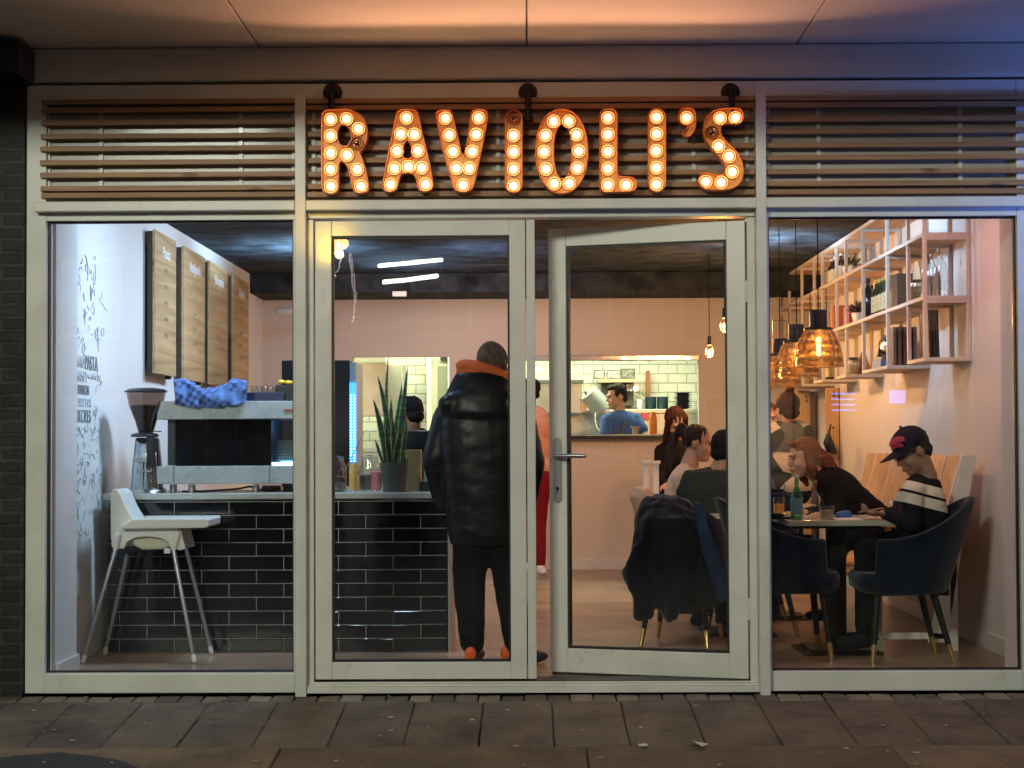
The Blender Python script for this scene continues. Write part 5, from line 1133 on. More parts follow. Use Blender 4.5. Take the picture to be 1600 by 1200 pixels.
def cage_lamp(u, v, Y, label, real=True):
    c = at(u, v, Y)   # bulb centre
    t = thing('pendant_lamp', label, 'lamp', (c.x, Y, c.z-.13), 'gold wire pendant lamps over the table')
    z0 = c.z - .125; H = .245; prof = []
    for k in range(13):
        q = k/12; prof.append((.145*math.cos(q*1.18)**.72 if k else .150, z0 + H*q*.92))
    mb = MB()
    for k in range(40):
        q = k/39; r = .150*math.cos(q*1.16)**.62; z = z0 + H*.93*q
        if r < .05: break
        mb.tube([(c.x + r*math.cos(a*math.pi/14), Y + r*math.sin(a*math.pi/14), z) for a in range(28)], .0011, 4, True)
    for j in range(20):
        a = j*math.pi/10; pts = []
        for k in range(11): q = k/10*.97; r = .150*math.cos(q*1.16)**.62; pts.append((c.x + r*math.cos(a), Y + r*math.sin(a), z0+H*.93*q))
        mb.tube(pts, .0013, 4)
    mb.tube([(c.x+.151*math.cos(a*math.pi/16), Y+.151*math.sin(a*math.pi/16), z0) for a in range(32)], .003, 6, True)
    sd_ = obj('lamp_shade', mb, ambm, t)
    prof2 = [(.149*math.cos(k/16*1.16)**.62, z0+H*.93*k/16) for k in range(16) if .149*math.cos(k/16*1.16)**.62 > .05]
    obj('wire_mesh', MB().lathe((c.x, Y, 0), prof2 + [(r-.002, z) for r, z in reversed(prof2)], 36, close=True), meshm, sd_, smooth=True)
    obj('shade_top', MB().lathe((c.x, Y, 0), [(.001, z0+H*.90), (.088, z0+H*.90), (.088, z0+H*.97), (.054, z0+H*1.0), (.054, z0+H*1.42), (.001, z0+H*1.42)], 24), M['black'], t, smooth=True)
    cz = z0+H*1.42
    obj('hanger', MB().tube([(c.x-.05, Y, cz), (c.x-.05, Y, cz+.13), (c.x+.05, Y, cz+.13), (c.x+.05, Y, cz)], .0035, 6), M['black'], t)
    obj('cord', MB().cyl((c.x, Y, cz), .0035, (c.x, Y, ZC-.005), .0035, 8), M['cord'], t)
    b = obj('bulb_glass', MB().lathe((c.x, Y, c.z), [(.001,-.075),(.018,-.072),(.026,-.055),(.026,.045),(.018,.07),(.014,.09)], 16), glassmat('amber_bulb', (1,.86,.6), .03, False, .5), t, smooth=True)
    pts = [(c.x+.0105*math.cos(a*.9), Y+.0105*math.sin(a*.9), c.z-.055+a*.0026) for a in range(42)]
    obj('filament', MB().tube(pts, .0048, 5), fil, b, smooth=True)
    point('pendant_light', (c.x, Y, c.z-.03), 13, (1, .50, .20), .02)
cage_lamp(1279, 541, 1.80, 'gold wire pendant lamp nearest to the window')
cage_lamp(1245, 559, 2.64, 'middle gold wire pendant lamp, second from the window')
cage_lamp(1219, 578, 3.38, 'farthest gold wire pendant lamp, partly behind the mullion')
for (u, v, Y, lab) in ((1108.5, 549, 5.0, 'bare glowing bulb hanging lower on its black cord'), (1132, 508, 3.7, 'bare glowing bulb hanging higher beside the door stile')):
    c = at(u, v, Y); t = thing('bare_bulb_lamp', lab, 'lamp', (c.x, Y, c.z-.06), 'bare bulbs on black cords')
    k = 1.0
    obj('bulb_glass', MB().lathe(c, [(.001,-.05),(.022,-.042),(.031,-.015),(.028,.012),(.014,.045),(.012,.055)], 16), glassmat('amber_bulb2', (1,.80,.5), .06, False, .6), t, smooth=True)
    obj('filament', MB().ell(c + Vector((0,0,-.012)), (.013,.013,.026)), fil, t, smooth=True)
    obj('lamp_holder', MB().cyl(c + Vector((0,0,.05)), .016, c + Vector((0,0,.125)), .014, 14), M['iron'], t, smooth=True)
    obj('cord', MB().cyl(c + Vector((0,0,.12)), .003, (c.x, Y, ZC-.003), .003, 8), M['cord'], t)
    point('bulb_light', (c.x, Y+.06, c.z), 48, (1, .50, .17), .03)

# ================================================================== FURNITURE
def velvet_chair(org, rz, label, scale=1.):
    t = thing('velvet_chair', label, 'chair', org, 'dark blue velvet tub chairs', rz); ORG[t.name] = Vector((0,0,0))
    s = MB(); s.rings([((0.01,0,.37), .21, .21), ((0.01,0,.40), .245, .235), ((.01,0,.46), .25, .24), ((.01,0,.485), .235, .225)], 28, 4)
    obj('seat', s, M['navy'], t, smooth=True, bevel=.0, local=True)
    mb = MB(); n = 40; K = 9; rows = []
    for i in range(n+1):
        a = R(-134 + 268*i/n); w_ = (1+math.cos(a))/2            # 1 at the rear
        top = .672 + .225*max(0, (w_-.15)/.85)**2.2; ring = []
        for k in range(K+1):
            tt_ = k/K; z = .375 + (top-.375)*tt_; lean = .16*w_*((z-.375)/.5)
            rx = .245 - .012*abs(tt_-.5); ry = .255
            c_ = Vector((-math.cos(a)*rx - lean*1.0, math.sin(a)*ry, z)); ring.append((c_, Vector((-math.cos(a), math.sin(a), 0))))
        rows.append(ring)
    vs = []
    for ring in rows:
        for c_, nn in ring: vs.append(c_ + nn*.020)
        for c_, nn in reversed(ring): vs.append(c_ - nn*.022)
    m_ = 2*(K+1)
    fs = []
    for i in range(n):
        for k in range(m_): j = (k+1) % m_; fs.append((i*m_+k, i*m_+j, (i+1)*m_+j, (i+1)*m_+k))
    fs.append(tuple(range(m_))); fs.append(tuple(n*m_+k for k in range(m_-1, -1, -1)))
    mb.add(vs, fs); o = obj('backrest', mb, M['navy'], t, smooth=True, bevel=.012, local=True)
    for (sx_, sy) in ((1, 1), (1, -1), (-1, 1), (-1, -1)):
        p0 = Vector((.15*sx_, .15*sy, .39)); p1 = Vector(((.19 if sx_ > 0 else -.25), .20*sy, .0)); q = p0.lerp(p1, .74)
        lg = obj('leg', MB().cyl(p0, .021, q, .0155, 14), M['gun'], t, smooth=True, local=True)
        obj('brass_tip', MB().cyl(q + (p1-p0).normalized()*.001, .0158, p1, .012, 14), M['brass'], lg, smooth=True, local=True)
    return t
velvet_chair((ax(1405, .86, 1000), .86, 0), math.pi, 'dark blue velvet chair of the man in the cap, right of the table')
velvet_chair((ax(1240, .86, 1000), .95, 0), 0, 'dark blue velvet chair left of the table, cut off by the mullion')
velvet_chair((ax(1068, 1.6, 1000), 1.62, 0), R(72), 'velvet chair under the hanging navy coat behind the open door')
velvet_chair((ax(1172, 2.0, 1000), 2.0, 0), R(110), 'velvet chair standing behind the coat covered one, beside the mullion')
velvet_chair((ax(1165, 2.6, 1000), 2.9, 0), R(120), 'velvet chair at the far side of the hidden table')
def cafe_table(x0, x1, y0, y1, zt, label, base=True):
    t = thing('cafe_table', label, 'table', ((x0+x1)/2, (y0+y1)/2, 0), 'square pale topped cafe tables')
    obj('table_top', MB().box(x0, x1, y0, y1, zt-.032, zt), M['ttop'], t, bevel=.004)
    xm, ym = (x0+x1)/2, (y0+y1)/2
    obj('column', MB().box(xm-.05, xm+.05, ym-.05, ym+.05, .026, zt-.033), M['gun'], t, bevel=.004)
    obj('base_plate', MB().box(xm-.225, xm+.225, ym-.225, ym+.225, .0, .010).box(xm-.18, xm+.18, ym-.18, ym+.18, .0102, .024), M['gun'], t, bevel=.003)
    obj('top_bracket', MB().box(xm-.25, xm+.25, ym-.06, ym+.06, zt-.06, zt-.0325), M['gun'], t)
    return t
M['ttop'] = mat('table_top_pale', (.46,.44,.36), .22, var=.12, vscale=7, coat=.2)
TZ = .765
cafe_table(ax(1232, .87, 815), ax(1416, .87, 815), .87, 1.56, TZ, 'pale topped table with drinks in the right window')
cafe_table(1.0, 1.62, 1.75, 2.4, TZ, 'pale topped table hidden behind the right mullion')
cafe_table(1.35, 2.0, 2.7, 3.3, TZ, 'third pale topped table under the far pendant lamps')
cafe_table(1.2, 1.85, 4.3, 4.95, TZ, 'farthest pale topped table near the serving hatch')
# bench
bn = thing('wall_bench', 'wooden bench with a tall reclining plank back along the right wall', 'bench', (2.35, 2.6, 0))
ZB = az(712, 1.18, 1515); zb0 = .40
yb = [1.20, 1.52, 2.20, 2.87, 3.41, 3.75]
for i in range(len(yb)-1):
    a, b_ = yb[i]+.012, yb[i+1]-.012
    mb = MB(); mb.add([(2.30,a,zb0),(2.30,b_,zb0),(2.33,b_,zb0),(2.33,a,zb0),(2.50,a,ZB),(2.50,b_,ZB),(2.53,b_,ZB),(2.53,a,ZB)], [(0,3,2,1),(4,5,6,7),(0,1,5,4),(1,2,6,5),(2,3,7,6),(3,0,4,7)])
    obj('back_plank', mb, M['bench'], bn, bevel=.003)
for y in yb:
    mb = MB(); a, b_ = y-.0115, y+.0115; d = .004
    mb.add([(2.30-d,a,zb0),(2.30-d,b_,zb0),(2.33-d,b_,zb0),(2.33-d,a,zb0),(2.50-d,a,ZB+.001),(2.50-d,b_,ZB+.001),(2.53,b_,ZB+.001),(2.53,a,ZB+.001)], [(0,3,2,1),(4,5,6,7),(0,1,5,4),(1,2,6,5),(2,3,7,6),(3,0,4,7)])
    obj('back_strip', mb, M['whitep'], bn)
mb = MB(); a, b_ = 1.165, 1.186
mb.add([(2.29,a,.05),(2.29,b_,.05),(2.40,b_,.05),(2.40,a,.05),(2.495,a,ZB+.004),(2.495,b_,ZB+.004),(2.575,b_,ZB+.004),(2.575,a,ZB+.004)], [(0,3,2,1),(4,5,6,7),(0,1,5,4),(1,2,6,5),(2,3,7,6),(3,0,4,7)])
obj('end_board', mb, M['whitep'], bn, bevel=.003)
obj('seat_board', MB().box(1.97, 2.30, 1.20, 3.75, zb0-.03, zb0+.0), M['bench'], bn, bevel=.003)
x0b, x1b = ax(1367, 1.17, 1000), ax(1497, 1.17, 1000)
obj('end_frame', MB().box(x0b, x0b+.045, 1.165, 1.21, 0, zb0-.031).box(x0b+.0455, x1b-.0455, 1.165, 1.21, az(1001,1.17), az(991,1.17)).box(x1b-.045, x1b, 1.165, 1.21, 0, zb0+.2).box(x0b+.0455, x1b-.0455, 1.165, 1.21, zb0-.085, zb0-.031), M['whitep'], bn, bevel=.003)
# white slatted chair of the woman with the phone
wc = thing('white_chair', 'white wooden chair back with two broad posts before the far woman', 'chair', at(1020, 860, 3.9))
obj('back_post', MB().bpx(1005.5, 1014, 722, 860, 3.9, 3.93), M['whitep'], wc, bevel=.003); obj('back_post', MB().bpx(1021, 1030, 722, 860, 3.9, 3.93), M['whitep'], wc, bevel=.003)
obj('post_head', MB().bpx(1003.5, 1016, 720, 725, 3.89, 3.94).bpx(1019, 1032, 720, 725, 3.89, 3.94), M['whitep'], wc, bevel=.003)
obj('seat', MB().bpx(1003, 1046, 795, 803, 3.55, 3.94), M['whitep'], wc, bevel=.003)
obj('front_leg', MB().bpx(1004, 1009, 803.5, 905, 3.6, 3.63).bpx(1040, 1045, 803.5, 905, 3.6, 3.63), M['whitep'], wc)
tg('stool', MB().lathe(at(1388, 900, 1.9), [(.001,0),(.10,0),(.10,.02),(.02,.03),(.02,.30),(.15,.31),(.155,.335),(.001,.345)], 20), mat('tan_stool', (.50,.30,.16), .5), 'tan topped stool under the table by the bench', 'stool', smooth=True)
bb_ = tg('shoulder_bag', MB().loft([(1342,1362,868,1.5,.05),(1338,1372,890,1.5,.07),(1335,1370,925,1.5,.07)], 14), mat('grey_jacket_heap', (.17,.15,.14), .9, bump=.5), 'grey bag on the floor behind the table column', 'bag', smooth=True) if False else None
# tableware on the front table
def tcap(p, r, h, label, cat, m, fill=None, name='glass', group=None):
    t = thing(name, label, cat, p, group)
    obj('glass_body', MB().lathe(p, [(r*.88,0),(r,h),(r-.003,h),(r*.85,.006)], 20, close=True), m, t, smooth=True)
    if fill: obj('drink', MB().lathe(p + Vector((0,0,.004)), [(r*.80,0),(r*.88,h*fill[1]),(.001,h*fill[1]+.001)], 18), fill[0], t, smooth=True)
    return t
zt_ = TZ+.001
def T_(u, Y): return Vector((ax(u, Y, 800), Y, zt_))
tcap(T_(1217, 1.30), .036, .115, 'glass of bright orange juice at the left of the table', 'glass', M['glassware'], (mat('orange_juice', (.85,.25,.03), .4, emit=None), .62), 'juice_glass')
tg('straw', MB().cyl(T_(1221, 1.30) + Vector((0,0,.05)), .003, T_(1226, 1.30) + Vector((0,0,.19)), .003, 8), M['black'], 'black straw in the orange juice', 'straw')
b1 = bottle(T_(1245, .98), .245, .0335, M['green'], 'green mineral water bottle with a blue label on the table', None, mat('blue_label', (.12,.24,.30), .5), wcap, 'water_bottle', .55)
b2 = bottle(T_(1273.5, 1.12), .215, .028, M['glassware'], 'clear slim bottle with a gold cap on the table', None, None, mat('gold_cap2', (.65,.42,.15), .3, .7), 'clear_bottle', .5)
tcap(T_(1292, 1.02), .042, .078, 'short tumbler with ice and a black straw on the table', 'glass', M['glassware'], (mat('pale_drink', (.50,.38,.22), .3), .6), 'tumbler')
tg('straw', MB().cyl(T_(1288, 1.02) + Vector((0,0,.03)), .003, T_(1285, 1.02) + Vector((0,0,.15)), .003, 8), M['black'], 'black straw standing in the short tumbler', 'straw')
tg('plate', MB().lathe(T_(1225, 1.16), [(.04,0),(.10,.014),(.098,.017),(.04,.005),(.001,.005)], 24), M['white'], 'white plate with leftovers beside the orange juice', 'plate', smooth=True)
tg('bread_roll', MB().ell(T_(1232, 1.16) + Vector((0,0,.022)), (.035,.03,.017)), mat('bread', (.55,.36,.15), .7, bump=.4), 'piece of bread on the white plate', 'bread', smooth=True)
tg('bowl', MB().lathe(T_(1212, 1.02), [(.03,0),(.065,.035),(.06,.035),(.028,.006),(.001,.005)], 20), M['black'], 'dark bowl at the left edge of the front table', 'bowl', smooth=True)
tg('blue_napkin', MB().rings([(T_(1318,1.15), .05,.04), (T_(1318,1.15)+Vector((0,0,.03)), .045,.03), (T_(1322,1.15)+Vector((0,0,.042)), .02,.02)], 14), mat('bright_blue_cloth', (.02,.10,.32), .7, bump=.4), 'bright blue folded cloth on the table behind the tumbler', 'napkin', smooth=True)
tg('paper_sheet', MB().box(ax(1305,.95,800), ax(1345,.95,800), .90, 1.10, zt_, zt_+.004), M['whitep'], 'white paper sheet on the table before the man', 'paper')
# ================================================================== PEOPLE
def basis(fwd, up):
    f = Vector(fwd).normalized(); u = Vector(up); u = (u - f*u.dot(f)).normalized(); r = f.cross(u)
    m = Matrix((r, f, u)).transposed(); return m
def spine_basis(up, right):
    z = Vector(up).normalized(); x = Vector(right); x = (x - z*x.dot(z)).normalized(); y = z.cross(x); return Matrix((x, y, z)).transposed()
SK = mat('skin_warm', (.42, .235, .16), .5, var=.1, vscale=12); SKD = mat('skin_tan', (.30, .17, .11), .5, var=.1, vscale=12); SKB = mat('skin_deep', (.15, .085, .06), .5, var=.1)
dark_line = mat('brows_and_eyes', (.02, .012, .01), .5); lipm = mat('lips', (.36, .13, .11), .45)
def hand(mb, wpt, d, n, s=1., curl=.5, side=1):
    """palm with four unequal bent fingers and a thumb; d towards fingers, n palm normal"""
    d = Vector(d).normalized(); n = Vector(n); n = (n - d*n.dot(d)).normalized(); x = d.cross(n)*side
    w_ = Vector(wpt)
    mb.ell(w_ + d*.045*s, (.040*s, .048*s, .015*s), Matrix((x, d, n)).transposed(), 12, 8)
    for k, (off, L) in enumerate(((-.030, .062), (-.010, .074), (.010, .070), (.029, .054))):
        a = w_ + d*.080*s + x*off*s; b_ = a + (d*math.cos(curl*.5) + n*math.sin(curl*.5))*L*.55*s; c = b_ + (d*math.cos(curl*1.5) + n*math.sin(curl*1.5))*L*.5*s
        mb.cap(a - d*.02*s, .0095*s, b_, .0085*s, 8); mb.cap(b_, .0085*s, c, .007*s, 8)
    a = w_ + d*.020*s - x*.030*s; b_ = a + (d*.75 - x*.7 + n*.25).normalized()*.035*s; c = b_ + (d*.95 - x*.15 + n*.35).normalized()*.032*s
    mb.cap(a, .013*s, b_, .010*s, 8); mb.cap(b_, .010*s, c, .008*s, 8)
def person(label, J, skin, head_s=1., face=(0,-1,0), hup=(0,0,1), top=None, trous=None, shoes=None, hairf=None, sleeve='long', bulk=1., hands=True, org=None, puff=0., legs=True, extra_top=None, extra_body=None, top_name='jacket', width=1., neck_r=.050):
    H = Vector(J['head']); B = basis(face, hup); s = head_s
    P = lambda x, y, z: H + B @ Vector((x*s, y*s, z*s))
    mb = MB()
    mb.ell(P(0,-.012,.028), (.074*s,.092*s,.088*s), B, 20, 14); mb.ell(P(0,.026,-.030), (.060*s,.064*s,.085*s), B, 18, 12)
    mb.ell(P(0,.048,-.088), (.038*s,.038*s,.028*s), B, 14, 8); mb.cap(P(0,.086,.012), .0075*s, P(0,.104,-.024), .0105*s, 10)
    mb.ell(P(0,.080,.024), (.048*s,.016*s,.012*s), B, 12, 8); mb.ell(P(0,.086,-.060), (.024*s,.014*s,.011*s), B, 12, 8)
    for q in (-1, 1):
        mb.ell(P(q*.074,-.008,-.004), (.011*s,.021*s,.030*s), B, 10, 8); mb.ell(P(q*.040,.060,-.030), (.022*s,.022*s,.024*s), B, 10, 8)
    nb = Vector(J['neck']); mb.cap(P(0,-.025,-.06), neck_r*s, nb, neck_r*1.12*s, 14)
    sl, sr, pel = Vector(J['sl']), Vector(J['sr']), Vector(J['pel']); ch = (sl+sr)/2; up = (nb - pel).normalized(); rt = (sr - sl); SB = spine_basis(up, rt)
    mb.ell(ch - up*.10, (.15*width,.09,.17), SB); mb.cap(ch - up*.1, .10, pel, .11); mb.cap(nb, .06, ch - up*.06, .085)
    arms = []
    for k in 'lr':
        sh_, el, wr = Vector(J['s'+k]), Vector(J['e'+k]), Vector(J['w'+k]); mb.cap(ch - up*.04, .06, sh_, .045); mb.cap(sh_, .045, el, .036); mb.cap(el, .037, wr, .025)
        arms.append((sh_, el, wr))
        if hands:
            d = J.get('h'+k, (wr-el)); n = J.get('n'+k, (0,0,-1)); hand(mb, wr, d, n, 1., J.get('curl', .6), 1 if k == 'l' else -1)
    if legs:
        for k in 'lr':
            hp_ = pel + SB @ Vector(((.09 if k == 'r' else -.09), 0, -.03)); kn, an = Vector(J['k'+k]), Vector(J['a'+k]); mb.cap(hp_, .075, kn, .05); mb.cap(kn, .048, an, .035)
    if extra_body: extra_body(mb, P, B)
    body = blob('person', mb, skin, None, .0072, smooth=2, org=org or Vector((pel.x, pel.y, 0)))
    tag(body, label, 'person')
    # face details
    fd = MB()
    for q in (-1, 1):
        fd.ell(P(q*.029,.083,.004), (.012*s,.007*s,.0055*s), B, 10, 6); fd.cap(P(q*.014,.094,.024), .0035*s, P(q*.045,.078,.026), .003*s, 8)
    obj('eyes_and_brows', fd, dark_line, body, smooth=True)
    obj('lips', MB().ell(P(0,.096,-.060), (.019*s,.006*s,.0065*s), B, 12, 6), lipm, body, smooth=True)
    if hairf: hairf(P, B, body, s)
    if top:
        t = MB(); b = bulk
        t.ell(ch - up*.09, (.185*width*b,.118*b,.19), SB, 22, 14); t.ell(ch.lerp(pel, .55), (.160*width*b,.118*b,.20), SB, 22, 14); t.ell(pel + up*.05, (.168*b,.125*b,.13), SB, 22, 14)
        t.cap(sl.lerp(nb, .45), .062*b, sl, .062*b); t.cap(sr.lerp(nb, .45), .062*b, sr, .062*b)
        for (sh_, el, wr) in arms:
            t.cap(sh_, .062*b, el, .050*b)
            if sleeve == 'long': t.cap(el, .050*b, el.lerp(wr, .93), .036*b)
            else: pass
        if sleeve == 'short':
            t2 = MB(); t2.v, t2.f = [], []
            t = MB().ell(ch - up*.09, (.185*width*b,.118*b,.19), SB, 22, 14).ell(ch.lerp(pel, .55), (.160*width*b,.118*b,.20), SB, 22, 14).ell(pel + up*.05, (.168*b,.125*b,.13), SB, 22, 14)
            t.cap(sl.lerp(nb, .45), .062*b, sl, .062*b).cap(sr.lerp(nb, .45), .062*b, sr, .062*b)
            for (sh_, el, wr) in arms: t.cap(sh_, .060*b, sh_.lerp(el, .72), .062*b)
        if extra_top: extra_top(t)
        blob(top_name, t, top, body, .011, amp=.005+puff, freq=9., smooth=3, stretch=(1,1,1.6))
    if trous and legs:
        t = MB().ell(pel, (.165,.125,.12), SB, 20, 12)
        for k in 'lr':
            hp_ = pel + SB @ Vector(((.085 if k == 'r' else -.085), 0, -.03)); kn, an = Vector(J['k'+k]), Vector(J['a'+k]); tw = J.get('tw', 1.); t.cap(hp_, .092*min(tw,1.2), kn, .066*tw); t.cap(kn, .066*tw, an + (kn-an).normalized()*.03, .050*tw)
        blob('trousers', t, trous, body, .012, amp=.005, freq=10., smooth=3)
    if shoes and legs:
        for k in 'lr':
            an = Vector(J['a'+k]); fd_ = Vector(J.get('f'+k, (0,1,0))).normalized()
            t = MB().ell(an + fd_*.055 + Vector((0,0,-.045)), (.046,.125,.038), basis(fd_, (0,0,1))).ell(an + Vector((0,0,-.02)), (.042,.05,.055), basis(fd_, (0,0,1)))
            blob('shoe', t, shoes, body, .008, smooth=2)
    return body
def h_short(m, k=1.):
    def f(P, B, body, s):
        t = MB().ell(P(0,-.028,.042), (.0805*s,.089*s,.086*s), B, 20, 14).ell(P(0,.030,.090), (.060*s,.050*s,.030*s), B, 16, 10).ell(P(0,-.065,-.02), (.060*s,.045*s,.050*s), B)
        for q in (-1, 1): t.ell(P(q*.068,.012,.028), (.012*s,.03*s,.03*s), B, 10, 8)
        blob('hair', t, m, body, .006, amp=.007, freq=55, smooth=1, stretch=(1,1,.5))
    return f
def h_long(m, L=.26, part=0):
    def f(P, B, body, s):
        t = MB().ell(P(0,-.022,.040), (.086*s,.096*s,.090*s), B, 20, 14)
        for q in (-1, 1):
            t.cap(P(q*.066,.020,.050), .030, P(q*.078,.028,-.07), .028); t.cap(P(q*.078,.022,-.06), .028, P(q*.085,.035,-.07-L*.55), .030); t.cap(P(q*.082,.03,-.07-L*.5), .030, P(q*.070,.05,-.07-L), .014)
        t.cap(P(0,-.06,0), .07, P(0,-.07,-L*.8), .055)
        blob('hair', t, m, body, .007, amp=.009, freq=40, smooth=1, stretch=(1.6,1.6,.14))
    return f
# ---- 1. man standing at the counter, back to us
jY = .66
puffm = hmat('black_puffer', (.006, .0075, .011), .42, var=.3, vscale=9, bump=.35, bscale=7, stretch=(.6,.6,2.2)); jean = cmat('dark_jeans', (.006, .0075, .012), .85, var=.3, vscale=20, bump=.15)
J = dict(tw=1.38, head=at(770, 566, jY+.03), neck=at(752, 612, jY-.01), sl=at(706, 650, jY), sr=at(808, 650, jY+.03), el=at(686, 722, jY-.01), er=at(826, 722, jY), wl=at(695, 768, jY+.06), wr=at(822, 768, jY+.08),
         pel=at(762, 815, jY), kl=at(733, 910, jY+.02), kr=at(797, 912, jY+.02), al=at(738, 1012, jY-.02), ar=at(808, 1014, jY+.02), fl=(.25,1,0), fr=(1,.3,0))
def jx(t):
    t.loft([(694,812,640,jY,.13),(686,818,662,jY,.165),(688,822,700,jY,.175),(693,821,750,jY,.17),(697,818,800,jY,.16),(700,815,835,jY,.15),(704,812,851,jY,.13)], 26, 2.6)
    for k in range(7):
        a = math.pi*k/6; t.cap(at(752+52*math.cos(a), 622-22*math.sin(a)*.4+10, jY-.10+.16*math.sin(a)*.3), .055, at(752+52*math.cos(a+.5), 622-22*math.sin(a+.5)*.4+10, jY-.08), .055)
    t.loft([(712,786,582,jY-.03,.06),(704,800,598,jY-.02,.10),(694,806,620,jY-.03,.13),(688,808,645,jY-.03,.15),(700,804,668,jY-.02,.12)], 24)
    t.cap(at(700,652,jY), .085, at(681,720,jY-.01), .078); t.cap(at(681,720,jY-.01), .078, at(692,778,jY+.05), .06)
    t.cap(at(812,652,jY), .085, at(830,720,jY-.01), .078); t.cap(at(830,720,jY-.01), .078, at(824,775,jY+.05), .06)
shoe_m = mat('dark_sneaker', (.03,.03,.035), .6)
man = person('man in a black hooded puffer jacket seen from behind, standing at the counter', J, SKB, 1., (.45,.86,-.22), (0,.25,1), puffm, jean, shoe_m, None, extra_top=jx, puff=-.001, hands=False, bulk=1.05, neck_r=.06, org=(at(762,900,jY).x, jY, 0))
obj('shaved_hair', MB().ell(at(769, 561, jY+.02), (.0815,.101,.095), basis((.45,.86,-.22),(0,.25,1)), 24, 16), mat('shaved_hair', (.13,.095,.075), .85, var=.4, vscale=30, bump=.5, bscale=150, spec=.1), man, smooth=True)
t = MB()
for k in range(9):
    a = math.pi*(.02+.96*k/8); p = at(760-42*math.cos(a)*.92, 573-9*math.sin(a)+34*(k/8)**1.3, jY-.075*math.sin(a)+.02); q_ = a + math.pi*.12; p2 = at(760-42*math.cos(min(q_,math.pi))*.92, 573-9*math.sin(q_)+34*min(1.1,(k/8+.1))**1.3, jY-.075*math.sin(q_)+.02)
    t.cap(p, .036, p2, .036); t.cap(p - Vector((0,0,.05)), .036, p2 - Vector((0,0,.05)), .036)
blob('hood_lining', t, mat('orange_hood_lining', (.62,.12,.02), .7, bump=.2, bscale=40), man, .009, amp=.003, freq=14, smooth=3)
for (u, v, d) in ((735, 1022, jY-.10), (791, 1021, jY+.0)):
    p = at(u, v, d); obj('heel_patch', MB().ell(p, (.032,.016,.040)), mat('orange_heel', (.85,.13,.02), .5), man, smooth=True)
# ---- 2. waitress behind the counter
J = dict(head=at(641, 650, 2.0), neck=at(643, 676, 2.0), sl=at(618,690,2.0), sr=at(668,690,2.0), el=at(608,730,2.0), er=at(678,730,2.0), wl=at(612,765,1.9), wr=at(670,765,1.9), pel=at(643,800,2.0), kl=at(633,880,2.0), kr=at(650,880,2.0), al=at(633,960,2.0), ar=at(650,960,2.0))
blk = cmat('black_hair', (.012,.010,.010), .6, bump=.4, bscale=80); bsh = cmat('black_shirt', (.014,.014,.017), .8, var=.2, bump=.1)
person('worker with dark hair behind the counter, partly hidden by the plant', J, SKD, .95, (-.6,.8,-.3), (0,0,1), bsh, bsh, None, h_short(blk), width=.85, top_name='shirt', hands=False)
# ---- 3. chef
cYc = 7.9
J = dict(head=at(963, 620, cYc), neck=at(968, 648, cYc), sl=at(948, 657, cYc-.12), sr=at(994, 655, cYc+.08), el=at(946, 686, cYc-.18), er=at(1007, 678, cYc-.02), wl=at(955, 702, cYc-.35), wr=at(1012, 694, cYc-.16), pel=at(972, 725, cYc), kl=at(966,790,cYc), kr=at(980,790,cYc), al=at(966,850,cYc), ar=at(980,850,cYc))
chefm = cmat('blue_tshirt', (.06, .12, .33), .8, var=.1, bump=.1)
chef = person('chef in a blue t-shirt and olive apron looking left in the kitchen hatch', J, SK, 1.05, (-.95,-.32,-.16), (0,0,1), chefm, bsh, None, h_short(cmat('brown_black_hair', (.025,.018,.014), .6, bump=.4, bscale=80)), sleeve='short', top_name='tshirt')
apr = cmat('olive_apron', (.15, .12, .06), .8, bump=.15)
obj('apron', MB().loft([(958,972,677,cYc-.152,.022),(953,980,688,cYc-.158,.03),(950,986,705,cYc-.158,.03),(950,990,740,cYc-.155,.03)], 16), apr, chef, smooth=True)
obj('apron_strap', MB().tube([at(957,678,cYc-.16), at(960,668,cYc-.15), at(969,655,cYc-.11), at(974,645,cYc-.03)], .010, 8).tube([at(972,678,cYc-.17), at(975,665,cYc-.16), at(979,652,cYc-.08), at(976,645,cYc)], .010, 8), apr, chef, smooth=True)
# ---- 4. staff in pink top and red trousers, sliver at the door
J = dict(head=at(826, 612, 6.3), neck=at(828, 637, 6.3), sl=at(808,652,6.3), sr=at(846,650,6.3), el=at(800,685,6.3), er=at(852,687,6.35), wl=at(806,715,6.2), wr=at(851,718,6.3), pel=at(832,740,6.3), kl=at(826,810,6.3), kr=at(843,812,6.3), al=at(826,880,6.3), ar=at(844,884,6.3), fl=(-.3,-1,0), fr=(.2,-1,0))
pink = cmat('pink_blouse', (.62,.33,.28), .8, bump=.2); red = cmat('dark_red_trousers', (.20,.012,.022), .8, var=.15)
person('person in pink top, red trousers and white shoes seen between the doors', J, SKD, 1., (-.7,.6,0), (0,0,1), pink, red, mat('white_shoe', (.75,.73,.70), .5), h_short(blk), top_name='blouse', width=.95)
# ---- 5. long haired woman facing us
q = 5.3
J = dict(head=at(1056, 661, q), neck=at(1056, 694, q+.03), sl=at(1034,705,q), sr=at(1078,705,q), el=at(1030,742,q-.08), er=at(1084,742,q-.08), wl=at(1040,758,q-.28), wr=at(1072,758,q-.28), pel=at(1056,790,q+.05), kl=at(1042,800,q-.4), kr=at(1070,800,q-.4), al=at(1042,880,q-.45), ar=at(1070,880,q-.45), fl=(0,-1,0), fr=(0,-1,0))
brown = cmat('dark_brown_hair', (.045,.018,.012), .5, bump=.6, bscale=60, stretch=(6,6,.5)); blackk = cmat('black_knit', (.010,.008,.009), .85, bump=.3, bscale=60)
person('woman with long brown hair and black top looking down, facing the window', J, SK, 1.05, (.18,-.88,-.5), (0,-.4,1), blackk, jean, bsh, h_long(brown, .27), top_name='black_top')
